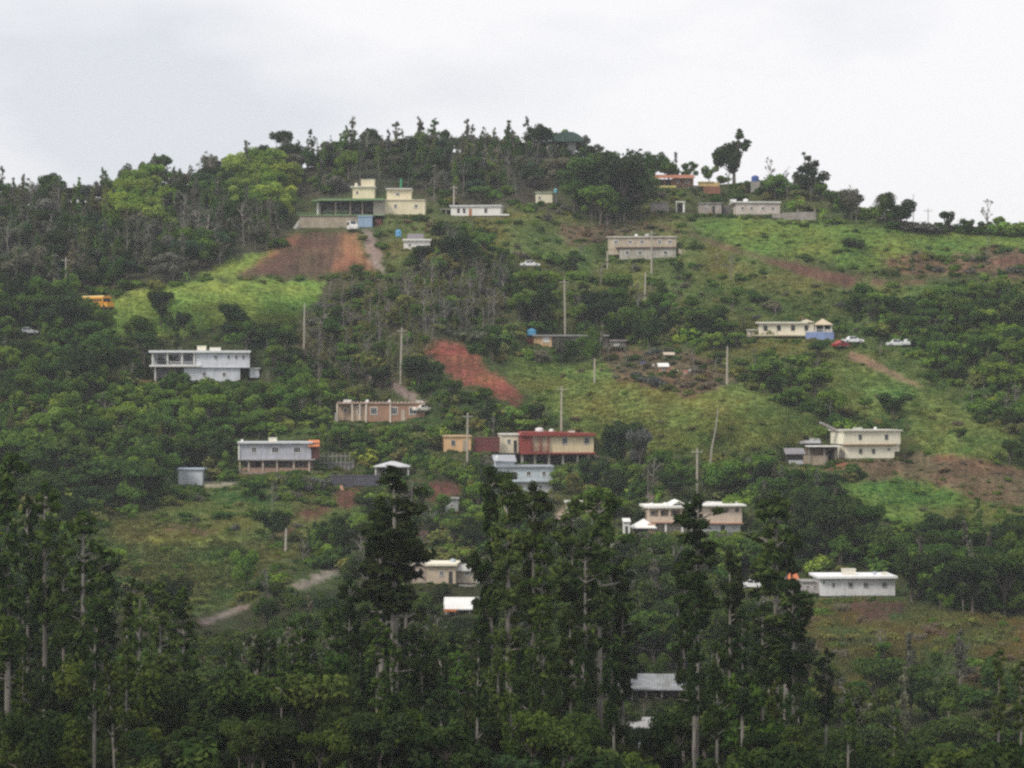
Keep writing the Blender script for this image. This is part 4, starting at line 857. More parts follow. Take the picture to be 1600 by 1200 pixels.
# ------------------------------------------------------------------ utility poles
for (X, y0, y1, lb, lean, arm) in [
   (103, 402, 452, 'tall pale utility pole at the far left edge of the forest', 0, 1), (475, 474, 545, 'grey utility pole at the right edge of the bright grass slope', .5, 0),
   (626, 512, 597, 'tall utility pole left of the dark round tree above the salmon house', .8, 1), (883, 436, 528, 'tall utility pole above the overgrown long house', -.5, 1),
   (877, 603, 677, 'pale utility pole rising behind the dark red roof', .3, 1), (730, 645, 722, 'utility pole standing in front of the peach house', .3, 1),
   (1136, 541, 600, 'utility pole on the slope left below the gazebo house', .2, 0), (1089, 700, 775, 'pale utility pole above the long cream house', .2, 1),
   (709, 289, 327, 'short utility pole at the left end of the small white ridge house', .2, 1), (446, 826, 862, 'short white utility post in the lower left field', .5, 0),
   (949, 392, 420, 'short pale post left of the beige two level house', 0, 0), (1018, 360, 430, 'thin pole in front of the beige two level house', .1, 1),
   (1008, 425, 478, 'bare thin pole on the slope below the beige two level house', .2, 0), (198, 925, 1005, 'white topped pole among the lower left trees', .2, 0), (929, 560, 598, 'thin grey pole on the middle meadow edge', .1, 0),
   (1427, 303, 362, 'very thin pole on the right skyline', .1, 0), (1450, 325, 362, 'short thin pole on the right skyline', .1, 1)]:
    D = float(Dat(X, y1)); p = W(X, y1, D); k = D/F; H = (y1-y0)*k
    o = empty('utility_pole', p); tag(o, lb, 'utility pole', 'utility poles on the hillside')
    r = .21 if X < 1400 else .11
    MB().tube([(0, 0, -1.5), (lean*.12, 0, H*.5), (lean*.3, 0, H)], [r, r*.85, r*.65], 8).build('shaft', POLE, o)
    if arm:
        MB().box(lean*.3-.95, lean*.3+.95, -.25, -.13, H-.75, H-.62).build('crossarm', POLE, o)
        for q in (-.85, .85): MB().tube([(lean*.3+q, -.19, H-.62), (lean*.3+q, -.19, H-.45)], .06, 6).build('insulator', CONC, o)
    if X < 1400 and y1-y0 > 55: prot(X-2, X+2, y0, y1-6)

# ------------------------------------------------------------------ plants: meshes of height 1, shared by every copy
def leaf_mesh(name, C, Rr, n, size, aspect=1.0, shell=.55, upbias=.35, droop=0.0, seed=0, mat=None):
    """n leaf sprays spread through ellipsoid clumps C (centres) of radii Rr"""
    g = np.random.default_rng(seed)
    C = np.array(C, float); Rr = np.array(Rr, float)
    wgt = (Rr[:, 0]*Rr[:, 1]+Rr[:, 0]*Rr[:, 2]); wgt /= wgt.sum()
    k = g.choice(len(C), n, p=wgt)
    d = g.normal(size=(n, 3)); d /= np.linalg.norm(d, axis=1)[:, None]
    r = shell + (1-shell)*g.random(n)**.7; r *= np.where(g.random(n) < .12, 1.18, 1.0)
    P = C[k] + d*Rr[k]*r[:, None]
    nrm = d*.8 + g.normal(size=(n, 3))*.55; nrm[:, 2] += upbias; nrm /= np.linalg.norm(nrm, axis=1)[:, None]
    a = np.cross(nrm, g.normal(size=(n, 3))); a /= np.linalg.norm(a, axis=1)[:, None]; b = np.cross(nrm, a)
    s = size*(.6+.8*g.random(n))[:, None]
    a = a*s*aspect; b = b*s/aspect**.5
    a[:, 2] -= droop*s[:, 0]
    # each spray is a bent kite of three triangles
    V = np.stack([P-a, P-b*.8+a*.1, P+a, P+b*.8+a*.1, P+nrm*s*.35], 1).reshape(-1, 3)
    i0 = (np.arange(n)*5)[:, None, None]
    Fc = (i0+np.array([[0, 1, 4], [1, 2, 4], [2, 3, 4], [3, 0, 4]])[None]).reshape(-1, 3)
    me = bpy.data.meshes.new(name)
    me.vertices.add(len(V)); me.vertices.foreach_set('co', V.reshape(-1).astype('f'))
    me.loops.add(Fc.size); me.loops.foreach_set('vertex_index', Fc.reshape(-1).astype('i'))
    me.polygons.add(len(Fc)); me.polygons.foreach_set('loop_start', np.arange(0, Fc.size, 3, dtype='i')); me.polygons.foreach_set('loop_total', np.full(len(Fc), 3, 'i'))
    me.update(calc_edges=True)
    clump = g.random(len(C))
    lv = np.clip(.5+.32*(g.random(n)-.5)*2+.35*(clump[k]-.5), 0, 1)
    at = me.attributes.new('lv', 'FLOAT', 'FACE'); at.data.foreach_set('value', np.repeat(lv, 4).astype('f'))
    me.materials.append(mat or LEAF)
    return me

def limbs(trunk_pts, rad, branches, n=6):
    m = MB(); m.tube(trunk_pts, rad, n)
    for pts, rr in branches: m.tube(pts, rr, 4)
    return m

VAR = {}       # kind -> list of (crown mesh, trunk mesh)
def bend(g, a): return (g.uniform(-a, a), g.uniform(-a, a))
def make_broad(i, dense=True):
    g = random.Random(100+i); lean = bend(g, .04)
    wid = g.uniform(.30, .44); C, Rr, br = [], [], []
    nb = g.randint(9, 14)
    for q in range(nb):
        t = q/nb; an = q*2.4+g.random(); rad = wid*math.sqrt(g.uniform(.08, 1))*(.9 if t < .7 else .5)
        z = .42+.44*g.random() if q else .82
        z -= .10*rad/wid
        c = (lean[0]+rad*math.cos(an), lean[1]+rad*math.sin(an), z); rr = g.uniform(.11, .19)
        C.append(c); Rr.append((rr*g.uniform(.9, 1.25), rr*g.uniform(.9, 1.25), rr*g.uniform(.65, .95)))
        br.append(([(lean[0]*.4, lean[1]*.4, .25+.12*t), (c[0]*.5, c[1]*.5, .25+(z-.25)*.55), (c[0]*.92, c[1]*.92, z)], [.018, .011, .004]))
    return leaf_mesh('broad_crown', C, Rr, 2500, .027, 1.15, .5, .45, 0, 300+i), limbs([(0, 0, -.06), (lean[0]*.3, lean[1]*.3, .2), (lean[0], lean[1], .55)], [.034, .026, .012], br).mesh('broad_trunk', BARK)
def make_bush(i):
    g = random.Random(200+i); C, Rr, br = [], [], []
    for q in range(g.randint(5, 9)):
        an = q*2.4+g.random(); rad = .55*math.sqrt(g.random()); z = g.uniform(.22, .62)-.15*rad
        rr = g.uniform(.22, .36); C.append((rad*math.cos(an), rad*math.sin(an), z)); Rr.append((rr*1.1, rr*1.1, rr*.9))
        br.append(([(0, 0, -.05), (rad*.5*math.cos(an), rad*.5*math.sin(an), z*.6), (rad*.9*math.cos(an), rad*.9*math.sin(an), z)], [.03, .02, .008]))
    m = MB()
    for p, r in br: m.tube(p, r, 4)
    return leaf_mesh('bush_foliage', C, Rr, 560, .085, 1.2, .45, .5, 0, 400+i), m.mesh('bush_stem', BARK)
def make_pine(i):
    g = random.Random(300+i); C, Rr, br = [], [], []
    bx, by = bend(g, .012); z0 = g.choice([.36, .45, .55]); z = z0
    while z < .97:
        t = (z-z0)/(1-z0); R0 = (.066*(1-t)**.35+.010)*(.55+.7*min(1, t*4))*(.30+1.15*float(vnoise(z*13., i*7.3, 77)))
        for q in range(g.choice([1, 2, 2, 3])):
            an = g.uniform(0, 6.28); rad = R0*g.uniform(.15, 1.0); c = (bx*z+rad*math.cos(an), by*z+rad*math.sin(an), z+g.uniform(-.01, .02))
            rr = g.uniform(.013, .030)*(1.1-.4*t); C.append(c); Rr.append((rr*1.25, rr*1.25, rr*.85))
            br.append(([(bx*z, by*z, z-.02), (c[0], c[1], c[2])], [.0045, .0015]))
        z += g.uniform(.015, .034)
    for q in range(g.randint(2, 6)):
        zz = g.uniform(.2, z0); an = g.uniform(0, 6.28); br.append(([(0, 0, zz), (.05*math.cos(an), .05*math.sin(an), zz+.01)], [.003, .001]))
    C += [(bx, by, .975)]; Rr += [(.014, .014, .03)]
    return leaf_mesh('pine_crown', C, Rr, 2800, .0095, 1.6, .1, .2, .25, 500+i), limbs([(0, 0, -.05), (bx*.3, by*.3, .3), (bx*.6, by*.6, .6), (bx, by, .97)], [.0105, .0095, .0065, .002], br, 7).mesh('pine_trunk', BARKG)
def make_slender(i):
    g = random.Random(400+i); C, Rr, br = [], [], []; bx, by = bend(g, .07)
    z = g.uniform(.16, .34); zs = z
    while z < .98:
        t = (z-zs)/(1-zs)
        for q in range(g.choice([1, 1, 2])):
            an = g.uniform(0, 6.28); rad = g.uniform(.01, .17)*(1.05-.75*t)*g.choice([.5, 1, 1]); c = (bx*z+rad*math.cos(an), by*z+rad*math.sin(an), z+g.uniform(-.02, .03))
            rr = g.uniform(.028, .062)*(1.15-.5*t); C.append(c); Rr.append((rr, rr, rr*1.3)); br.append(([(bx*z*.9, by*z*.9, z-.07), c], [.007, .002]))
        z += g.uniform(.02, .055)
    return leaf_mesh('slender_crown', C, Rr, g.choice([900, 1300, 1600]), .0165, 1.35, .15, .35, 0, 600+i), limbs([(0, 0, -.05), (bx*.3, by*.3, .4), (bx, by, .97)], [.015, .012, .003], br, 5).mesh('slender_trunk', BARKG)
def make_dead(i):
    g = random.Random(500+i); br = []; bx, by = bend(g, .08)
    for q in range(g.randint(9, 14)):
        z = g.uniform(.3, .9); an = g.uniform(0, 6.28); L = g.uniform(.12, .28)*(1.2-z*.6)
        p1 = (bx*z, by*z, z-.05); p2 = (bx*z+L*.5*math.cos(an), by*z+L*.5*math.sin(an), z+L*.35); p3 = (bx*z+L*math.cos(an+.3), by*z+L*math.sin(an+.3), z+L*.9)
        br.append(([p1, p2, p3], [.010, .006, .002]))
        for w in range(3):
            a2 = an+g.uniform(-1.2, 1.2); l2 = L*.5; br.append(([p2, (p2[0]+l2*math.cos(a2), p2[1]+l2*math.sin(a2), p2[2]+l2*g.uniform(.4, 1.2))], [.0045, .0015]))
    C = [(b_[0][-1]) for b_ in br[::4]]; Rr = [(.06, .06, .05)]*len(C)
    return leaf_mesh('sparse_foliage', C, Rr, 90, .024, 1.2, .2, .3, 0, 700+i), limbs([(0, 0, -.05), (bx*.4, by*.4, .5), (bx, by, .97)], [.020, .013, .003], br, 5).mesh('bare_trunk', BARKG)
def make_flat(i):
    g = random.Random(600+i); C, Rr, br = [], [], []
    for q in range(16):
        an = q*2.4; rad = .62*math.sqrt((q+.5)/16); z = .78-.22*(rad/.62)**2+g.uniform(-.16, .05)
        C.append((rad*math.cos(an), rad*math.sin(an), z)); Rr.append((.19, .19, .085)); br.append(([(0, 0, .3), (rad*.5*math.cos(an), rad*.5*math.sin(an), z*.7), (rad*.95*math.cos(an), rad*.95*math.sin(an), z)], [.02, .012, .004]))
    return leaf_mesh('flat_crown', C, Rr, 1900, .034, 1.25, .3, .8, 0, 800+i), limbs([(0, 0, -.08), (.01, 0, .35)], [.036, .028], br).mesh('flat_trunk', BARK)
def fronds(nf, L, rise, drop, w, base, seed, nseg=7, leaflet=True):
    g = random.Random(seed); V, Fc = [], []
    for f in range(nf):
        an = f*2.4+g.uniform(-.2, .2); up = rise*g.uniform(.4 if rise > .3 else -.35, 1.1); l = L*g.uniform(.8, 1.1); pts = []
        for s_ in range(nseg+1):
            t = s_/nseg; pts.append((l*t*math.cos(an)*(1-.15*t), l*t*math.sin(an)*(1-.15*t), base+up*t*1.6-drop*t*t*1.7))
        sx, sy = -math.sin(an), math.cos(an)
        for s_ in range(nseg):
            p, q = pts[s_], pts[s_+1]; ww = w*math.sin(math.pi*min(.95, (s_+1)/(nseg+.5)))
            for sg in (-1, 1):
                if leaflet:
                    for h in (0, .5):
                        a = [p[j]+(q[j]-p[j])*h for j in range(3)]; b2 = [p[j]+(q[j]-p[j])*(h+.38) for j in range(3)]
                        tip = (a[0]+(q[0]-p[0])*.7+sx*sg*ww, a[1]+(q[1]-p[1])*.7+sy*sg*ww, a[2]-ww*.45)
                        k = len(V); V += [tuple(a), tuple(b2), tip]; Fc.append((k, k+1, k+2))
                else:
                    k = len(V); V += [p, q, (q[0]+sx*sg*ww, q[1]+sy*sg*ww, q[2]-.1*ww), (p[0]+sx*sg*ww, p[1]+sy*sg*ww, p[2]-.1*ww)]; Fc.append((k, k+1, k+2, k+3))
    me = bpy.data.meshes.new('fronds'); me.from_pydata(V, [], Fc)
    at = me.attributes.new('lv', 'FLOAT', 'FACE'); at.data.foreach_set('value', np.random.default_rng(seed).uniform(.25, .8, len(Fc)).astype('f'))
    me.materials.append(LEAF); return me
def make_palm(i):
    m = MB(); m.tube([(0, 0, -.05), (.02, 0, .3), (.0, 0, .72)], [.028, .022, .018], 7)
    return fronds(30, .36, .22, .26, .15, .70, 900+i), m.mesh('palm_trunk', BARKG)
def make_banana(i):
    m = MB(); m.tube([(0, 0, -.05), (0, 0, .4)], [.05, .03], 6)
    return fronds(11, .42, .55, .45, .10, .36, 950+i, 6, False), m.mesh('banana_stem', BARK)
for kind, fn, n in (('broad', make_broad, 6), ('bush', make_bush, 6), ('pine', make_pine, 9), ('slender', make_slender, 9), ('dead', make_dead, 4), ('flat', make_flat, 2), ('palm', make_palm, 2), ('banana', make_banana, 2)):
    VAR[kind] = [fn(i) for i in range(n)]
def make_lobed(lobes, X0, Yb, H, seed):
    C, Rr, br = [], [], []
    for n, (X, Y, r) in enumerate(lobes):
        p = ((X-X0)/H, (n % 3-1)*.10*min(1, r/9), (Yb-Y)/H); C.append(p); Rr.append((r/H, r/H*.95, r/H*.85)); br.append(([(0, 0, .16), (p[0]*.45, p[1]*.5, p[2]*.6), p], [.02, .013, .005]))
    return leaf_mesh('lobed_crown', C, Rr, 2600, .026, 1.15, .35, .45, 0, seed), limbs([(0, 0, -.05), (0, 0, .2)], [.036, .026], br).mesh('lobed_trunk', BARK)
VAR['odd'] = [make_lobed([(1128,240,13),(1138,232,12),(1124,252,9),(1140,250,13),(1148,240,12),(1152,225,9),(1155,212,7),(1156,204,4.5),(1168,222,7),(1163,230,7),(1145,262,9),(1150,254,9),(1119,243,7)], 1147, 285, 85, 61)]
VAR['wind'] = [make_lobed([(1240,275,10),(1250,285,13),(1262,280,14),(1275,285,13),(1285,280,9),(1262,262,10),(1258,255,8),(1266,246,6),(1272,239,3.5),(1283,262,7),(1288,272,8),(1250,268,8),(1278,296,12),(1245,296,12)], 1264, 310, 75, 62)]
def tuft(i):
    g = np.random.default_rng(40+i); V, Fc = [], []
    for q in range(34):
        x, y = g.uniform(-.9, .9, 2); a = g.uniform(0, 6.28); h = g.uniform(.35, 1); w = .09; lx, ly = g.uniform(-.4, .4, 2)
        k = len(V); V += [(x-w*math.cos(a), y-w*math.sin(a), -.1), (x+w*math.cos(a), y+w*math.sin(a), -.1), (x+lx*h, y+ly*h, h)]; Fc.append((k, k+1, k+2))
    me = bpy.data.meshes.new('grass_tuft'); me.from_pydata(V, [], Fc)
    at = me.attributes.new('lv', 'FLOAT', 'FACE'); at.data.foreach_set('value', g.uniform(.15, .85, len(Fc)).astype('f')); me.materials.append(GRASSM); return me
TUFTS = [tuft(i) for i in range(3)]

# leaf tints; fore and foreg are darkened to carry the foreground's cloud shadow
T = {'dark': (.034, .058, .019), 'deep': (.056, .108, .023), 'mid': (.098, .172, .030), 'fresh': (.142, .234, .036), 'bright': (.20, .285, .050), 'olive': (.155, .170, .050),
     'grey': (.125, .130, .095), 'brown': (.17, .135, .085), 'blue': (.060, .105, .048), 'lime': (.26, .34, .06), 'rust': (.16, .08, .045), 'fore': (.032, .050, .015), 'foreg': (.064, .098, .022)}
TW = {'dark': 'very dark', 'deep': 'deep green', 'mid': 'green', 'fresh': 'fresh green', 'bright': 'bright green', 'olive': 'olive green', 'grey': 'greyish', 'brown': 'brownish',
      'blue': 'bluish green', 'lime': 'lime green', 'rust': 'rusty', 'fore': 'very dark', 'foreg': 'dark green'}
# cover -> (spacing px across, down, [(kind, weight, hmin, hmax in metres, tints)])
VEG = {
 'farwood': (16, 10, [('slender', .45, 6, 10, 'grey deep grey mid olive'), ('broad', .36, 5, 9, 'deep dark grey blue mid'), ('dead', .08, 7, 11, 'grey'), ('bush', .1, 2, 4, 'deep mid')]),
 'brightwood': (17, 10, [('broad', .9, 6, 9, 'bright fresh bright lime'), ('slender', .1, 7, 9, 'fresh')]),
 'wood': (18, 10, [('broad', .68, 4.5, 8, 'dark deep mid dark'), ('bush', .22, 2, 4, 'mid deep'), ('slender', .1, 6, 9, 'grey deep')]),
 'green': (17, 9, [('broad', .34, 3.5, 8, 'mid fresh deep mid'), ('slender', .06, 5, 8, 'mid olive'), ('bush', .5, 1.4, 3.8, 'mid fresh deep olive mid'), ('banana', .07, 3, 4.5, 'bright fresh'), ('dead', .03, 4, 6, 'grey')]),
 'shrub': (16, 9, [('broad', .20, 3.5, 7.5, 'deep mid dark fresh'), ('bush', .68, 1.0, 3.4, 'mid deep olive fresh deep'), ('banana', .03, 3, 4, 'fresh'), ('dead', .05, 4, 7, 'grey'), ('slender', .02, 5, 7, 'deep')]),
 'dead': (16, 10, [('dead', .26, 5, 9, 'grey olive'), ('slender', .2, 5, 8, 'grey olive mid'), ('bush', .42, 1.5, 3.5, 'olive grey mid deep'), ('broad', .12, 4, 7, 'deep mid olive')]),
 'scrub': (24, 14, [('bush', .88, .8, 2.2, 'olive mid deep grey mid'), ('broad', .05, 3, 4.5, 'deep'), ('dead', .05, 3, 6, 'grey'), ('banana', .02, 2.5, 3.5, 'fresh')]),
 'grassmix': (18, 11, [('bush', 1, .6, 1.4, 'olive mid brown')]),
 'brownscrub': (13, 8, [('bush', .95, .6, 1.9, 'olive brown deep grey mid'), ('dead', .05, 3, 5, 'grey')]),
 'hedge': (9, 6, [('bush', 1, 1.0, 1.8, 'deep mid olive')]),
 'grassgreen': (34, 18, [('bush', 1, .5, 1.5, 'mid deep fresh')]), 'grassdull': (36, 20, [('bush', 1, .4, 1.2, 'olive mid brown')]), 'grassdark': (30, 17, [('bush', 1, .5, 1.5, 'olive mid deep')]),
 'brownslope': (26, 14, [('bush', 1, .4, 1.1, 'olive brown mid')]), 'drybrown': (22, 13, [('bush', .9, .5, 1.8, 'olive brown mid olive grey'), ('dead', .04, 3, 5, 'grey'), ('broad', .06, 2.5, 4, 'mid deep')]),
 'grassbright': (90, 50, [('bush', 1, .4, .9, 'mid fresh')]), 'mound': (90, 40, [('bush', 1, .3, .7, 'olive')]),
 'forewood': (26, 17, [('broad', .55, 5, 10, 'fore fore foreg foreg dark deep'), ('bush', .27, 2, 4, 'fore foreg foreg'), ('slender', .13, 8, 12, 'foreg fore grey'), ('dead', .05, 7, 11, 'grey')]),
}
KNAME = {'odd': 'broadleaf_tree', 'wind': 'broadleaf_tree', 'broad': 'broadleaf_tree', 'bush': 'bush', 'pine': 'pine_tree', 'slender': 'slender_tree', 'dead': 'bare_tree', 'flat': 'flat_crowned_tree', 'palm': 'palm_tree', 'banana': 'banana_plant'}
HALFW = {'odd': .4, 'wind': .4, 'broad': .48, 'bush': .85, 'pine': .10, 'slender': .2, 'dead': .3, 'flat': .8, 'palm': .33, 'banana': .42}

PL = []   # [kind, x, y, z, height m, width factor, tint name, picture X, picture Y of foot, height px, fixed]
def hits(X, Y, hp, hw, D):
    for (a, b_, c, d, DD) in PROT:
        if D < DD+3 and X+hw > a and X-hw < b_ and Y > d-4 and Y-hp < d: return (a, b_, c, d)
        if X+hw*.5 > a and X-hw*.5 < b_ and c+6 < Y <= d+1 : return (a, b_, c, d)
    return None
def put(kind, X, Y, h, wf, tint, fixed=False, D=None):
    P = W(X, Y, D); D = P.y
    PL.append([kind, P.x, P.y, P.z, h, wf, tint, X, Y, h*F/D, fixed])

# trees one can pick out in the photograph: kind, X, foot Y, height px, width factor, tint
for a in [
 ('odd', 1147, 285, 85, 1, 'dark'), ('wind', 1264, 310, 75, 1, 'dark'), ('palm', 1383, 350, 66, 1.0, 'dark'),
 ('broad', 1330, 345, 58, .8, 'grey'), ('broad', 1318, 342, 40, 1, 'deep'), ('slender', 1338, 348, 48, 1.2, 'grey'), ('broad', 1300, 330, 38, 1.1, 'deep'), ('bush', 1398, 357, 17, 1.4, 'deep'), ('bush', 1412, 358, 20, 1.4, 'grey'), ('bush', 1425, 359, 15, 1.5, 'deep'), ('bush', 1462, 362, 16, 1.5, 'deep'), ('bush', 1445, 362, 18, 2.0, 'grey'),
 ('broad', 1478, 363, 38, .8, 'dark'), ('broad', 1510, 365, 28, 1.1, 'deep'), ('dead', 1542, 366, 56, .9, 'grey'), ('bush', 1565, 368, 28, 1.2, 'fresh'), ('broad', 1562, 368, 36, .9, 'fresh'), ('bush', 1595, 368, 24, 1.3, 'fresh'), ('bush', 1530, 366, 20, 1.5, 'deep'),
 ('dead', 1203, 300, 55, .7, 'grey'), ('dead', 1228, 300, 40, .8, 'grey'), ('bush', 1210, 300, 22, 1.6, 'deep'), ('bush', 1240, 304, 24, 1.5, 'deep'), ('bush', 1165, 300, 16, 1.4, 'olive'), ('bush', 1130, 284, 14, 1.4, 'mid'),
 ('broad', 975, 345, 128, .85, 'dark'), ('broad', 955, 340, 100, .95, 'dark'), ('broad', 1000, 340, 95, .8, 'deep'), ('broad', 925, 335, 108, .9, 'deep'), ('broad', 905, 330, 92, .9, 'deep'), ('broad', 938, 352, 70, 1.1, 'mid'), ('broad', 1020, 290, 62, .8, 'deep'), ('broad', 1045, 288, 48, 1.2, 'mid'), ('slender', 1056, 286, 50, 1.1, 'grey'), ('broad', 1075, 286, 40, .9, 'deep'), ('broad', 1108, 286, 30, 1, 'mid'),
 ('broad', 440, 262, 66, .62, 'dark'), ('broad', 448, 266, 58, .5, 'grey'), ('slender', 488, 255, 55, 1.3, 'dark'), ('broad', 408, 262, 42, .6, 'dark'), ('slender', 549, 245, 66, 1.2, 'grey'), ('broad', 80, 318, 52, .75, 'dark'), ('broad', 252, 290, 54, .8, 'deep'), ('broad', 235, 292, 48, .8, 'grey'), ('broad', 195, 300, 52, .8, 'grey'), ('broad', 330, 288, 52, .8, 'grey'), ('slender', 385, 280, 62, 1.1, 'grey'), ('slender', 3, 320, 62, 1, 'grey'), ('slender', 20, 318, 42, 1.1, 'dark'),
 ('broad', 843, 243, 58, .7, 'dark'), ('slender', 830, 243, 62, 1.2, 'dark'), ('broad', 857, 243, 50, .6, 'deep'), ('broad', 692, 240, 44, .7, 'dark'), ('slender', 655, 238, 58, 1.2, 'grey'), ('slender', 678, 238, 54, 1.6, 'deep'), ('slender', 730, 240, 55, 1.1, 'grey'), ('slender', 618, 240, 52, 1.6, 'grey'), ('slender', 796, 242, 56, 1.3, 'deep'), ('broad', 575, 243, 44, .9, 'deep'), ('broad', 640, 250, 40, 1.2, 'dark'),
 ('broad', 205, 372, 62, 1.2, 'bright'), ('broad', 240, 374, 62, 1.0, 'bright'), ('broad', 180, 376, 44, 1.1, 'fresh'),
 ('broad', 98, 540, 90, .95, 'dark'), ('broad', 128, 520, 62, .9, 'deep'), ('broad', 78, 530, 60, .9, 'dark'), ('broad', 252, 505, 58, .8, 'dark'), ('broad', 288, 528, 50, .75, 'dark'), ('broad', 265, 520, 44, .8, 'deep'), ('broad', 365, 525, 60, .8, 'dark'), ('broad', 385, 545, 52, .8, 'deep'), ('broad', 215, 545, 58, .9, 'deep'), ('broad', 225, 570, 60, .9, 'deep'),
 ('broad', 140, 620, 92, .95, 'dark'), ('broad', 120, 610, 80, .8, 'dark'), ('broad', 165, 605, 62, .7, 'deep'), ('broad', 20, 560, 55, .9, 'dark'),
 ('bush', 134, 492, 32, 1.1, 'deep'), ('bush', 150, 495, 26, 1.1, 'mid'), ('bush', 171, 491, 12, 1.4, 'fresh'), ('bush', 451, 926, 14, 1.0, 'deep'), ('bush', 276, 612, 40, 1.0, 'deep'), ('broad', 272, 610, 38, .9, 'deep'), ('bush', 320, 612, 26, 1.3, 'mid'), ('bush', 238, 608, 22, 1.2, 'brown'),
 ('broad', 835, 520, 78, .7, 'dark'), ('broad', 845, 515, 62, .6, 'dark'), ('broad', 935, 525, 82, .8, 'dark'), ('broad', 952, 522, 66, .7, 'dark'), ('broad', 990, 535, 62, 1.0, 'mid'), ('broad', 895, 568, 42, .8, 'deep'), ('broad', 928, 572, 50, .6, 'mid'), ('broad', 878, 566, 44, .6, 'grey'),
 ('broad', 655, 608, 62, .9, 'dark'), ('broad', 675, 612, 56, .9, 'dark'), ('broad', 640, 600, 40, .9, 'deep'), ('broad', 705, 628, 40, 1.0, 'deep'), ('broad', 692, 640, 30, .9, 'mid'), ('broad', 480, 640, 62, .7, 'mid'), ('broad', 470, 620, 44, .9, 'fresh'),
 ('broad', 700, 425, 64, .85, 'dark'), ('broad', 720, 428, 70, .9, 'dark'), ('broad', 660, 425, 48, .9, 'dark'), ('broad', 740, 425, 52, .7, 'deep'), ('broad', 640, 428, 40, .9, 'deep'), ('broad', 683, 440, 46, .7, 'mid'), ('broad', 560, 438, 30, 1.1, 'deep'),
 ('flat', 190, 790, 92, 1.25, 'deep'), ('flat', 90, 770, 96, 1.1, 'deep'), ('flat', 30, 740, 84, 1.1, 'mid'), ('broad', 210, 800, 60, 1.0, 'mid'), ('broad', 150, 810, 60, 1.0, 'dark'),
 ('broad', 350, 745, 48, .7, 'mid'), ('broad', 340, 720, 60, .6, 'deep'), ('broad', 325, 725, 55, .6, 'dark'), ('banana', 165, 640, 30, 1.6, 'bright'), ('banana', 120, 648, 28, 1.6, 'bright'), ('banana', 145, 644, 32, 1.5, 'fresh'), ('banana', 185, 655, 26, 1.5, 'fresh'),
 ('broad', 975, 738, 88, .8, 'dark'), ('broad', 1000, 742, 82, .6, 'grey'), ('slender', 998, 740, 80, 1.2, 'dark'), ('broad', 950, 728, 62, .7, 'dark'), ('broad', 1030, 745, 50, .9, 'mid'), ('broad', 1065, 775, 62, 1.1, 'deep'), ('broad', 1130, 775, 58, 1.2, 'mid'), ('broad', 1170, 765, 52, 1.1, 'mid'),
 ('broad', 840, 665, 40, .9, 'dark'), ('broad', 825, 660, 34, .9, 'deep'), ('broad', 760, 632, 32, 1.0, 'deep'), ('broad', 655, 720, 40, 1.0, 'deep'), ('bush', 575, 720, 24, 1.4, 'lime'), ('broad', 562, 718, 32, 1.0, 'mid'), ('broad', 640, 700, 30, 1.1, 'mid'), ('bush', 583, 735, 14, 1.6, 'bright'),
 ('bush', 1336, 748, 30, .9, 'deep'), ('bush', 1300, 728, 14, 1.0, 'deep'), ('broad', 1395, 650, 40, 1.6, 'deep'), ('broad', 1500, 690, 24, 1.1, 'deep'), ('broad', 1578, 725, 46, 1, 'deep'), ('broad', 1350, 640, 24, 1.3, 'mid'),
 ('broad', 1278, 560, 34, 1.2, 'deep'), ('bush', 1250, 570, 22, 1.4, 'mid'), ('broad', 1200, 580, 36, 1.1, 'deep'), ('broad', 1150, 545, 30, 1.3, 'fresh'), ('broad', 1115, 548, 34, 1.2, 'fresh'),
 ('broad', 1440, 510, 46, 1.4, 'deep'), ('broad', 1420, 505, 40, 1.1, 'dark'), ('broad', 1490, 500, 50, 1.2, 'mid'), ('broad', 1530, 520, 50, 1.2, 'deep'), ('broad', 1585, 530, 52, 1.2, 'dark'), ('broad', 1560, 470, 42, 1.2, 'mid'), ('bush', 1335, 385, 20, 1.4, 'dark'), ('bush', 1348, 462, 26, 1.0, 'deep'),
 ('broad', 1230, 850, 88, .8, 'dark'), ('broad', 1265, 850, 92, .8, 'dark'), ('broad', 1300, 880, 105, .8, 'dark'), ('broad', 1340, 845, 66, .8, 'olive'), ('broad', 1370, 888, 82, .9, 'deep'), ('broad', 1425, 940, 90, .9, 'dark'), ('broad', 1470, 950, 105, .9, 'dark'), ('broad', 1520, 960, 100, 1, 'dark'), ('broad', 1570, 960, 110, 1, 'deep'), ('broad', 1410, 890, 62, 1, 'deep'), ('broad', 1450, 850, 58, 1.1, 'deep'), ('broad', 1250, 890, 60, .9, 'deep'), ('broad', 1210, 880, 70, .9, 'dark'),
 ('broad', 385, 925, 72, .75, 'fresh'), ('broad', 182, 905, 56, .8, 'fresh'), ('broad', 510, 860, 50, .9, 'deep'), ('broad', 600, 880, 46, 1, 'mid'), ('broad', 660, 800, 56, .9, 'deep'), ('broad', 690, 815, 52, .9, 'mid'), ('broad', 570, 850, 50, .9, 'fresh'), ('broad', 640, 840, 60, .8, 'deep'), ('broad', 640, 870, 40, 1, 'mid'),
 ('broad', 790, 870, 70, .9, 'deep'), ('broad', 900, 880, 70, .9, 'deep'), ('broad', 870, 770, 44, .9, 'mid'), ('broad', 925, 770, 60, .9, 'dark'), ('broad', 960, 800, 60, .8, 'dark'), ('broad', 740, 800, 50, .9, 'deep'),
 ('broad', 1455, 1150, 120, .8, 'foreg'), ('broad', 1425, 1090, 60, 1.0, 'deep'), ('broad', 1560, 1130, 120, .8, 'deep'), ('dead', 1478, 1200, 90, .8, 'grey'), ('slender', 1420, 1080, 95, 1.2, 'grey'), ('slender', 1500, 1085, 100, 1.2, 'grey'),
]:
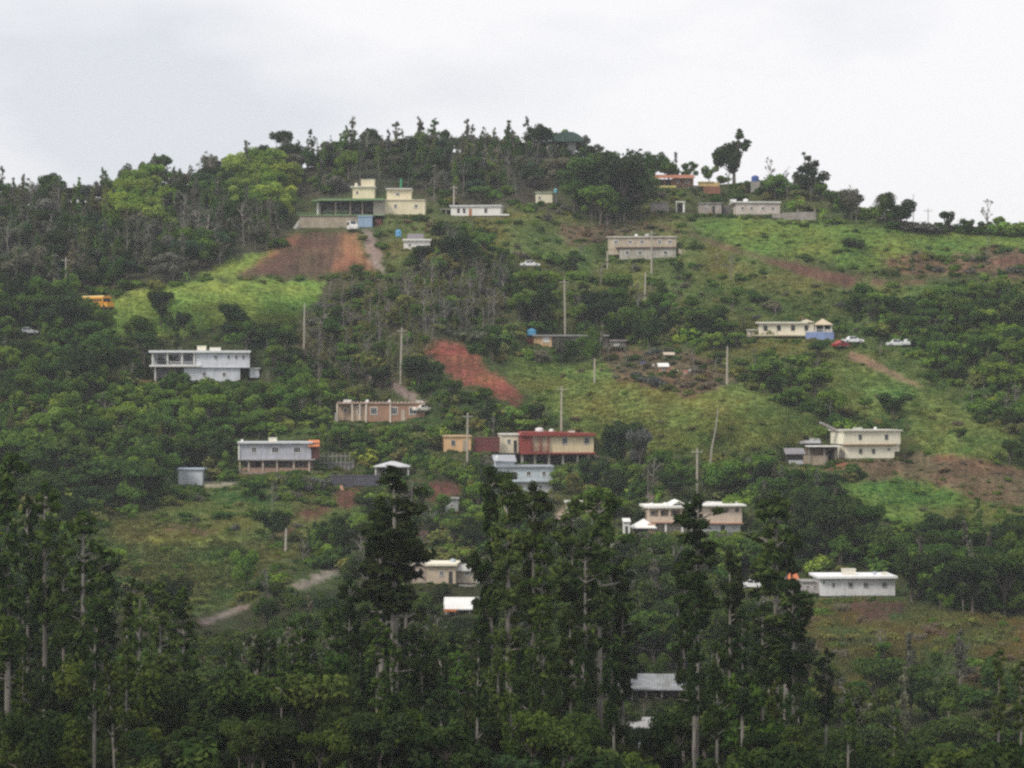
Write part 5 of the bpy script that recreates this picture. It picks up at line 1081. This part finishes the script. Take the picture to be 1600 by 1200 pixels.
    D = float(Dat(a[1], a[2])); put(a[0], a[1], a[2], a[3]*D/F, a[4], a[5], True)

# skyline wood
for X in np.arange(-390, 935, 7.5):
    X = X+rng.uniform(-3, 3); Y = float(ridgeY(X))+rng.uniform(0, 10); k = str(rng.choice(['slender', 'broad', 'dead', 'dead', 'broad'])); 
    h = rng.uniform(.5, .95)*47 if k != 'broad' else rng.uniform(.5, 1.0)*45
    if hits(X, Y, h, 8, float(Dat(X, Y))): h = min(h, 20)
    if k == 'slender' and rng.random() < .7: k = 'broad'
    put(k, X, Y, h*float(Dat(X, Y))/F, rng.uniform(.5, 1.05), str(rng.choice(['grey', 'deep', 'grey', 'mid'])))
for X in np.arange(-390, 940, 11):
    X = X+rng.uniform(-4, 4); Y = float(ridgeY(X))+rng.uniform(1, 8); D = float(Dat(X, Y)); h = rng.uniform(20, 34)
    if not hits(X, Y, h, 10, D): put('broad', X, Y, h*D/F, rng.uniform(.8, 1.2), str(rng.choice(['grey', 'deep', 'mid', 'dark'])))
for X in np.arange(1385, 1990, 6.5):
    X = X+rng.uniform(-3, 3); Y = float(ridgeY(X))+rng.uniform(0, 5); D = float(Dat(X, Y)); h = rng.uniform(8, 20)*(1.5 if rng.random() < .2 else 1)
    put(str(rng.choice(['bush', 'bush', 'broad', 'dead'])) if h > 15 else 'bush', X, Y, h*D/F, rng.uniform(.9, 1.6), str(rng.choice(['grey', 'deep', 'mid', 'deep'])))
# general cover
for cv, (sx, sy, kinds) in VEG.items():
    wts = np.array([k[1] for k in kinds]); wts = wts/wts.sum()
    for Y in np.arange(200, 1226, sy):
        for X in np.arange(-390, 1990, sx):
            x = X+rng.uniform(-.6, .6)*sx; y = Y+rng.uniform(-.6, .6)*sy
            if y > 1226 or y < ridgeY(x)+2 or cover(x, y) != cv: continue
            kd = kinds[rng.choice(len(kinds), p=wts)]; kind = kd[0]
            h = kd[2]+(kd[3]-kd[2])*rng.random()**1.4; D = float(Dat(x, y)); hp = h*F/D; wf = rng.uniform(.75, 1.2) if kind != 'bush' else rng.uniform(.8, 1.7); hw = hp*HALFW[kind]*wf
            tints = kd[4].split(); ti = tints[int(vnoise(x/45., y/32., 90)*.999*len(tints)*1.0+rng.uniform(-.9, .9)) % len(tints)]
            ok = True
            if cv not in CLEAR:
                for fr in (.5, .95):
                    cc = cover(x, y-hp*fr)
                    if cc in CLEAR and cc != cv and rng.random() < (.9 if cc != 'drybrown' else .65): ok = False
                if not ok and kind in ('broad', 'bush'): h = min(h, 1.2)*rng.uniform(.7, 1); hp = h*F/D; hw = hp*.9; kind = 'bush'; ok = cover(x, y-hp) not in ('grassbright', 'soilred', 'drive') or rng.random() < .3
            if not ok: continue
            q = hits(x, y, hp, hw, D)
            if q:
                room = y-q[3]
                if room > 5 and rng.random() < .8:
                    h = min(h, room*.95*D/F); hp = h*F/D; kind = 'bush' if hp < 26 else kind; wf = min(wf, 1.1)
                    if hits(x, y, hp-5, hp*HALFW[kind]*wf*.7, D): continue
                else: continue
            put(kind, x, y, h, wf, ti)
# bushes hugging house fronts, so walls rise out of planting
for (a, b_, c, d, DD) in list(PROT):
    if b_-a < 20 or cover((a+b_)/2, (c+d)/2) in ('soilred', 'brownline', 'drive'): continue
    X = a-4
    while X < b_+4:
        Y = d+rng.uniform(3, 7); hp = rng.uniform(4, 10)
        cc = cover(X, Y+3)
        if cc not in ('drive', 'orange', 'mound'): put('bush', X, Y, hp*float(Dat(X, Y))/F, rng.uniform(.8, 1.3), str(rng.choice(['mid', 'deep', 'olive', 'deep'])))
        X += rng.uniform(5, 12)

# near wood, rooted on the slope below the camera: crowns rise into the lower half of the picture
def near(kind, X, Yt, D, wf, tint, fixed=True):
    x = (X-800)/F*D; zt = (600-Yt)/F*D; zg = ground_z(x, D); h = zt-zg
    PL.append([kind, x, D, zg, h, wf, tint, X, 600-zg/D*F, h*F/D, fixed])
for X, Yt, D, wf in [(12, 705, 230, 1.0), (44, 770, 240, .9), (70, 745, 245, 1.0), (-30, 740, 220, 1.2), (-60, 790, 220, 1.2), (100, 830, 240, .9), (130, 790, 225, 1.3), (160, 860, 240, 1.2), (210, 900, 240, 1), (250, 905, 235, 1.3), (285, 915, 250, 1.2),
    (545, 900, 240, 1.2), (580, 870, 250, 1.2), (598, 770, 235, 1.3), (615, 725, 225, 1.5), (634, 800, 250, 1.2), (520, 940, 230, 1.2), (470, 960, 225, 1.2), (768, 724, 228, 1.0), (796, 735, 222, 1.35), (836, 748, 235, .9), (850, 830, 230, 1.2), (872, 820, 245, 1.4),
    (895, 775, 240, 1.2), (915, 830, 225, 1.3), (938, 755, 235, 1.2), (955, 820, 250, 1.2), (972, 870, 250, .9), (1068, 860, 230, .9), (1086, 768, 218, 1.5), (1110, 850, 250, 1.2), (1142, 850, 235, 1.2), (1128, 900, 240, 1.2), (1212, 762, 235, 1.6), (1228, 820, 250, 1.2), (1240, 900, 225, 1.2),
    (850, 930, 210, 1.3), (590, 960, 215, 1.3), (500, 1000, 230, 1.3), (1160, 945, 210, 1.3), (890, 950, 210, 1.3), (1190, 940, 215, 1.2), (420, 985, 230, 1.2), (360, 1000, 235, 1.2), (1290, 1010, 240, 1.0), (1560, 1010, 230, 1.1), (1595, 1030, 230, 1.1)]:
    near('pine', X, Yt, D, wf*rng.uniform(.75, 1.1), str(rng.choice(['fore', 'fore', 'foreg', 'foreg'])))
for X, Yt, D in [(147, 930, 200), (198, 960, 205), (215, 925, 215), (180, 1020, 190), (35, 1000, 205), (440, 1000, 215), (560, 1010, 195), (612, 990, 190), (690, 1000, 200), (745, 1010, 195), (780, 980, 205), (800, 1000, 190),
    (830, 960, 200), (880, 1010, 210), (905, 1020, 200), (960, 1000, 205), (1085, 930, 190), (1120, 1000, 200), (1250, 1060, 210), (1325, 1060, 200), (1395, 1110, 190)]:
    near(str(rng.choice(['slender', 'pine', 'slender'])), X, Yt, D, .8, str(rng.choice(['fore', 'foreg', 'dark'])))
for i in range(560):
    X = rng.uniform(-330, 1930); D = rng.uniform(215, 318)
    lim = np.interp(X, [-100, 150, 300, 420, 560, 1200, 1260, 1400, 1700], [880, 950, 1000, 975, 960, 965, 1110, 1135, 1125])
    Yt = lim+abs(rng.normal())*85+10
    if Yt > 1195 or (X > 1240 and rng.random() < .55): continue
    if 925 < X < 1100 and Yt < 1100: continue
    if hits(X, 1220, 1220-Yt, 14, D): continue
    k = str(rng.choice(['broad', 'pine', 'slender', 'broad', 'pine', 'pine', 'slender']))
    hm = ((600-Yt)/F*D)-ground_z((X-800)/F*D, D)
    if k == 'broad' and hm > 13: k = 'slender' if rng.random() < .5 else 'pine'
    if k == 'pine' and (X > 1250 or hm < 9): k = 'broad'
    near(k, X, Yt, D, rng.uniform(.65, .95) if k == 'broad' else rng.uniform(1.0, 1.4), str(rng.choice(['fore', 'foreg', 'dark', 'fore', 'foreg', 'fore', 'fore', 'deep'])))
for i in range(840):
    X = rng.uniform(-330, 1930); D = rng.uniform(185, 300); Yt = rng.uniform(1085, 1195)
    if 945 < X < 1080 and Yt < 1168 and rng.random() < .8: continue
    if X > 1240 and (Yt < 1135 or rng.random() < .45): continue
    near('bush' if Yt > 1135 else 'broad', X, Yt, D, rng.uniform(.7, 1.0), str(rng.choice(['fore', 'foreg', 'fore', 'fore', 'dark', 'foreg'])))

# which plants show most: paint them far to near into a small picture of ids
SCN = 4
idb = np.full((300+20, 400), -1, int)
order = sorted(range(len(PL)), key=lambda i: -PL[i][2])
yy, xx = np.mgrid[0:320, 0:400]
for (a, b_, c, d, DD) in PROT: pass
for i in order:
    kd, x, y, z, h, wf, ti, X, Y, hp, fx = PL[i]
    hw = hp*HALFW[kd]*wf*.8; crown0 = {'pine': .42, 'broad': .35, 'slender': .4, 'dead': .5, 'flat': .5, 'palm': .5}.get(kd, 0)
    y1, y0 = Y-hp*crown0, Y-hp
    a0, a1 = int(max(0, (X-hw)/SCN)), int(min(400, (X+hw)/SCN+1)); b0, b1 = int(max(0, y0/SCN)), int(min(320, y1/SCN+1))
    if a1 <= a0 or b1 <= b0: continue
    sub = idb[b0:b1, a0:a1]; cx, cy = X/SCN, (y0+y1)/2/SCN
    mk = ((xx[b0:b1, a0:a1]-cx)/(hw/SCN+.4))**2+((yy[b0:b1, a0:a1]-cy)/((y1-y0)/2/SCN+.4))**2 <= 1
    if kd == 'dead': mk &= (xx[b0:b1, a0:a1]+yy[b0:b1, a0:a1]) % 3 == 0
    sub[mk] = i
cnt = np.bincount(idb[:300][idb[:300] >= 0].ravel(), minlength=len(PL))
IND = set()
CAP = {'odd': 5, 'wind': 5, 'broad': 290, 'bush': 285, 'pine': 200, 'slender': 200, 'dead': 80, 'flat': 9, 'palm': 9, 'banana': 60}
MINV = {'bush': 3, 'dead': 4}
for kd, cap in CAP.items():
    ids = [i for i in range(len(PL)) if PL[i][0] == kd and cnt[i] >= MINV.get(kd, 2)]
    ids.sort(key=lambda i: -cnt[i]-(3 if PL[i][10] else 0)); IND.update(ids[:cap])
print('plants', len(PL), 'individual', len(IND))

# ---- labels for the individuals
LM = [(520, 335, 'the green edged hilltop house'), (630, 322, 'the cream two block house'), (745, 330, 'the small white ridge house'), (650, 382, 'the small white walled house'), (850, 308, 'the tiny cream hut'),
      (887, 215, 'the domed pavilion'), (1050, 280, 'the orange red roofed house'), (1110, 295, 'the yellow walled terrace'), (1182, 325, 'the long pinkish white house'), (1245, 338, 'the grey block wall'), (1003, 388, 'the beige two level house'),
      (470, 400, 'the brown earth mound'), (152, 468, 'the yellow school bus'), (900, 535, 'the overgrown long house'), (1045, 575, 'the tiny orange walled shack'), (1240, 515, 'the gazebo house'), (1360, 695, 'the cream two storey house'),
      (1270, 705, 'the flat canopy shed'), (315, 572, 'the bluish white balcony house'), (598, 645, 'the salmon long house'), (432, 712, 'the blue grey arcade house'), (298, 745, 'the square pale blue shed'), (715, 693, 'the peach house'),
      (870, 695, 'the dark red roofed house'), (820, 745, 'the pale blue house'), (1085, 808, 'the long cream house'), (1005, 820, 'the white gabled carport'), (690, 898, 'the beige gabled house'), (720, 945, 'the dazzling white carport'),
      (1335, 915, 'the long white bungalow'), (1178, 912, 'the white car on the brown bank'), (1028, 1070, 'the corrugated roofed house'), (1007, 1148, 'the weathered blue hut'), (612, 735, 'the white canopy'),
      (740, 580, 'the red soil slope'), (340, 470, 'the bright grass slope'), (1040, 640, 'the dull grass spur'), (1330, 435, 'the red brown track'), (300, 880, 'the lower left field'), (1400, 1000, 'the dry brown slope'), (828, 412, 'the lone white car'),
      (103, 425, 'the far left pole'), (1401, 540, 'the two ledge cars'), (0, 700, 'the left picture edge'), (1600, 600, 'the right picture edge'), (200, 1200, 'the bottom left corner'), (1400, 1200, 'the bottom right corner'), (700, 1200, 'the bottom picture edge'), (1480, 400, 'the dry reddish hollow')]
def rel(X, Y):
    d = [(math.hypot((X-a)*.8, Y-b_), a, b_, t) for a, b_, t in LM]; _, a, b_, t = min(d)
    dx, dy = X-a, Y-b_
    v = 'above' if dy < 0 else 'below'; hside = 'left of' if dx < 0 else 'right of'
    far = 'well ' if math.hypot(dx, dy) > 90 else 'just ' if math.hypot(dx, dy) < 40 else ''
    if 'edge' in t or 'corner' in t: return 'near '+t
    if abs(dx) > 2.2*abs(dy): return far+hside+' '+t
    if abs(dy) > 2.2*abs(dx): return far+v+' '+t
    return far+v+' and '+hside+' '+t
KW = {'odd': 'crooked lobed skyline tree', 'wind': 'windswept skyline tree', 'broad': 'round crowned tree', 'bush': 'bush', 'pine': 'pine', 'slender': 'slender tree', 'dead': 'bare grey tree', 'flat': 'flat crowned tree', 'palm': 'palm', 'banana': 'banana plant'}
CATW = {'odd': 'tree', 'wind': 'tree', 'broad': 'tree', 'bush': 'bush', 'pine': 'pine tree', 'slender': 'tree', 'dead': 'bare tree', 'flat': 'tree', 'palm': 'palm tree', 'banana': 'banana plant'}
GRP = {'odd': 'round crowned trees on the hillside', 'wind': 'round crowned trees on the hillside', 'broad': 'round crowned trees on the hillside', 'bush': 'bushes on the hillside', 'pine': 'tall pines in front of the hillside', 'slender': 'slender trees of the woods', 'dead': 'bare trees', 'flat': 'flat crowned trees', 'palm': 'palms', 'banana': 'banana plants'}
SIZES = {'odd': (0, 999, '', '', ''), 'wind': (0, 999, '', '', ''), 'broad': (34, 66, 'small', '', 'big'), 'bush': (12, 24, 'low', '', 'large'), 'pine': (300, 430, 'shorter', '', 'tall'), 'slender': (50, 120, 'short', '', 'tall'), 'dead': (50, 110, 'small', '', 'tall'), 'flat': (0, 999, '', '', ''), 'palm': (0, 999, '', '', ''), 'banana': (0, 999, '', '', '')}
ORD = ['leftmost', 'second from left', 'third from left', 'fourth from left', 'fifth from left', 'sixth from left', 'seventh from left', 'eighth from left', 'ninth from left', 'tenth from left', 'eleventh from left', 'twelfth from left']
buckets = {}
for i in IND:
    kd, x, y, z, h, wf, ti, X, Y, hp, fx = PL[i]; Yc = Y-hp*.7
    lo, hi, a, b_, c = SIZES[kd]; sz = a if hp < lo else b_ if hp < hi else c
    buckets.setdefault((' '.join(w for w in (sz, TW[ti] if kd != 'dead' else '', KW[kd]) if w), rel(X, Yc)), []).append(i)
LABEL = {}
for (ph, rl), ids in buckets.items():
    ids.sort(key=lambda i: PL[i][7])
    if len(ids) == 1: LABEL[ids[0]] = ph+' '+rl
    else:
        for n, i in enumerate(ids): LABEL[i] = (ORD[n] if n < len(ORD) else ORD[-1])+' '+ph+' '+rl
def tintv(ti, i):
    g = random.Random(i); t = T[ti]; v = g.uniform(.8, 1.25); return (t[0]*v*g.uniform(.88, 1.15), t[1]*v, t[2]*v*g.uniform(.8, 1.2))
SEEN = set()
for i in sorted(IND):
    kd, x, y, z, h, wf, ti, X, Y, hp, fx = PL[i]; v = i % len(VAR[kd]); cm, tm = VAR[kd][v]
    if kd in ('bush',):
        o = link(KNAME[kd], cm); o['tint'] = tintv(ti, i); st = link('stem', tm, o)
    else:
        o = empty(KNAME[kd], (0, 0, 0)); c = link('fronds' if kd in ('palm', 'banana') else 'crown', cm, o); c['tint'] = tintv(ti, i); link('trunk' if kd != 'banana' else 'stem', tm, o)
    o.location = (x, y, z-.15); o.rotation_euler = (0, 0, (i*2.399) % 6.283); o.scale = (h*wf, h*wf, h)
    lb = LABEL[i]
    if len(lb.split()) > 16: lb = lb.replace('well ', '').replace('just ', '')
    if len(lb.split()) > 16: lb = lb.replace('round crowned tree', 'tree')
    if len(lb.split()) > 16: lb = lb.replace('and ', '', 1)
    for extra in ('other ', 'further ', 'smaller ', 'fuller '):
        if lb not in SEEN: break
        lb = LABEL[i].replace('well ', '').replace('just ', ''); kw = KW[kd].split()[-1]; lb = lb.replace(kw, extra+kw, 1)
    SEEN.add(lb); tag(o, lb, CATW[kd], GRP[kd])

# ---- the rest, beyond three hundred of a kind: one mass per kind
def join_meshes(name, a, b_):
    V = []; Fc = []; lv = []; mi = []; off = 0
    for k, me in enumerate((a, b_)):
        n = len(me.vertices); co = np.empty(n*3, 'f'); me.vertices.foreach_get('co', co); V.append(co.reshape(-1, 3))
        for p in me.polygons: Fc.append([q+off for q in p.vertices]); mi.append(k)
        if k == 0: t = np.empty(len(me.polygons), 'f'); me.attributes['lv'].data.foreach_get('value', t); lv += list(t)
        else: lv += [.5]*len(me.polygons)
        off += n
    me = bpy.data.meshes.new(name); me.from_pydata(np.concatenate(V).tolist(), [], Fc); me.materials.append(a.materials[0]); me.materials.append(b_.materials[0])
    me.polygons.foreach_set('material_index', mi); at = me.attributes.new('lv', 'FLOAT', 'FACE'); at.data.foreach_set('value', np.array(lv, 'f')); return me
def scatter(name, label, cat, pts, meshes):
    """pts: (x, y, z, rot, sx, sz, variant, tint)"""
    me = bpy.data.meshes.new(name); me.from_pydata([p[:3] for p in pts], [], [])
    for an, tp, key, val in (('rot', 'FLOAT_VECTOR', 'vector', [c for p in pts for c in (0, 0, p[3])]), ('scl', 'FLOAT_VECTOR', 'vector', [c for p in pts for c in (p[4], p[4], p[5])]),
                             ('vid', 'INT', 'value', [p[6] for p in pts]), ('tint', 'FLOAT_COLOR', 'color', [c for p in pts for c in (*p[7], 1)])):
        at = me.attributes.new(an, tp, 'POINT'); at.data.foreach_set(key, val)
    o = link(name, me); tag(o, label, cat, kind='stuff')
    g = bpy.data.node_groups.new(name, 'GeometryNodeTree'); N = g.nodes.new; L = g.links.new
    g.interface.new_socket('Geometry', in_out='INPUT', socket_type='NodeSocketGeometry'); g.interface.new_socket('Geometry', in_out='OUTPUT', socket_type='NodeSocketGeometry')
    gi = N('NodeGroupInput'); go = N('NodeGroupOutput'); jn = N('GeometryNodeJoinGeometry')
    def na(n, t): q = N('GeometryNodeInputNamedAttribute'); q.data_type = t; q.inputs['Name'].default_value = n; return q
    r, s_, v = na('rot', 'FLOAT_VECTOR'), na('scl', 'FLOAT_VECTOR'), na('vid', 'INT')
    for k, m in enumerate(meshes):
        src = bpy.data.objects.new(name+'_plant', m)
        oi = N('GeometryNodeObjectInfo'); oi.inputs['Object'].default_value = src; oi.inputs['As Instance'].default_value = True
        cp = N('FunctionNodeCompare'); cp.data_type = 'INT'; cp.operation = 'EQUAL'; L(v.outputs['Attribute'], cp.inputs[2]); cp.inputs[3].default_value = k
        ip = N('GeometryNodeInstanceOnPoints'); L(gi.outputs[0], ip.inputs['Points']); L(cp.outputs[0], ip.inputs['Selection']); L(oi.outputs['Geometry'], ip.inputs['Instance']); L(r.outputs[0], ip.inputs['Rotation']); L(s_.outputs[0], ip.inputs['Scale'])
        L(ip.outputs[0], jn.inputs[0])
    L(jn.outputs[0], go.inputs[0]); o.modifiers.new('plants', 'NODES').node_group = g
    return o
for kd, nm, lb, cat in (('broad', 'hillside_woods', 'round crowned trees and saplings filling the hillside woods', 'woods'), ('bush', 'undergrowth', 'dense green shrub cover over the whole hillside', 'shrubbery'),
                        ('slender', 'ridge_woods', 'thin greyish trees massed along the ridge', 'woods'), ('dead', 'bare_woods', 'bare grey saplings in the scrub', 'woods'), ('banana', 'banana_undergrowth', 'small banana plants among the shrubs', 'undergrowth')):
    rest = [i for i in range(len(PL)) if PL[i][0] == kd and i not in IND]
    if not rest: continue
    ms = [join_meshes(nm, a, b_) for a, b_ in VAR[kd]]
    scatter(nm, lb, cat, [(PL[i][1], PL[i][2], PL[i][3]-.15, (i*2.399) % 6.283, PL[i][4]*PL[i][5], PL[i][4], i % len(ms), tintv(PL[i][6], i)) for i in rest], ms)
# grass tufts on the open slopes
gp = []
GR = {'grassbright': (4.2, 3.0, .26, .42, 'lime'), 'grassgreen': (5, 3.6, .3, .6, 'bright'), 'grassdull': (5, 3.6, .35, .7, 'og'), 'grassyel': (4, 2.5, .3, .5, 'lime'), 'drybrown': (5, 3.5, .4, .9, 'dry'), 'brownslope': (8, 6, .2, .5, 'tan'), 'scrub': (6, 4, .35, .8, 'og'), 'shrub': (11, 8, .4, .9, 'fresh'), 'grassdark': (5, 3.6, .35, .7, 'gd'),
      'brownscrub': (7, 5, .3, .7, 'tan'), 'grassmix': (6, 4, .3, .6, 'og'), 'green': (9, 7, .4, .8, 'fresh'), 'mound': (8, 6, .15, .35, 'tan'), 'soilred': (11, 8, .2, .45, 'og2'), 'orange': (14, 10, .15, .3, 'tan'), 'brown': (8, 6, .2, .5, 'og2'), 'soildark': (8, 6, .2, .6, 'og'), 'dead': (8, 6, .4, .8, 'og2')}
GT = {'dry': (.150, .150, .055), 'gd': (.088, .112, .034), 'lime': (.172, .255, .054), 'bright': (.130, .180, .048), 'og': (.145, .19, .048), 'og2': (.13, .14, .048), 'tan': (.16, .135, .075), 'fresh': (.10, .155, .036)}
for cv, (sx, sy, h0, h1, tn) in GR.items():
    for Y in np.arange(230, 1226, sy):
        xs = np.arange(-390, 1990, sx); xs = xs+rng.uniform(-.6, .6, len(xs))*sx; ys = Y+rng.uniform(-.6, .6, len(xs))*sy
        ai = np.clip(((xs-gX[0])/3).astype(int), 0, len(gX)-1); bi = np.clip(((ys-gY[0])/2.5).astype(int), 0, len(gY)-1)
        ok = (COV[bi, ai] == COVN.index(cv)) & (ys < 1226) & (ys > ridgeY(xs)+1)
        xs, ys = xs[ok], ys[ok]
        if not len(xs): continue
        D = Dat(xs, ys); m1 = fbm(xs/24., ys/13., 50, 4); m2_ = fbm(xs/70., ys/30., 60, 3)
        for x, y, d, a, c in zip(xs, ys, D, m1, m2_):
            t = GT[tn]; f = (.68+.64*a)*rng.uniform(.9, 1.1); h = rng.uniform(h0, h1); s_ = h*rng.uniform(1.0, 1.7)
            gp.append(((x-800)/F*d, float(d), (600-y)/F*d-.1, rng.uniform(0, 6.28), s_, h, int(rng.integers(3)), (t[0]*f*(1+1.3*(c-.5)), t[1]*f, t[2]*f)))
print('tufts', len(gp))
scatter('grass', 'grass and weeds covering the open slopes', 'grass', gp, TUFTS)

# ------------------------------------------------------------------ air
hz = MB().box(-1600, 2100, -120, 3700, -62, 95).build('haze')
m = bpy.data.materials.new('thin_air_haze'); m.use_nodes = True; nt = m.node_tree; nt.nodes.clear()
out = nt.nodes.new('ShaderNodeOutputMaterial'); pv = nt.nodes.new('ShaderNodeVolumePrincipled')
pv.inputs['Color'].default_value = (.90, .93, 1.0, 1); pv.inputs['Density'].default_value = HAZE; pv.inputs['Anisotropy'].default_value = .2
nt.links.new(pv.outputs[0], out.inputs['Volume']); hz.data.materials.append(m)
tag(hz, 'pale haze over the hillside', 'haze', kind='stuff')
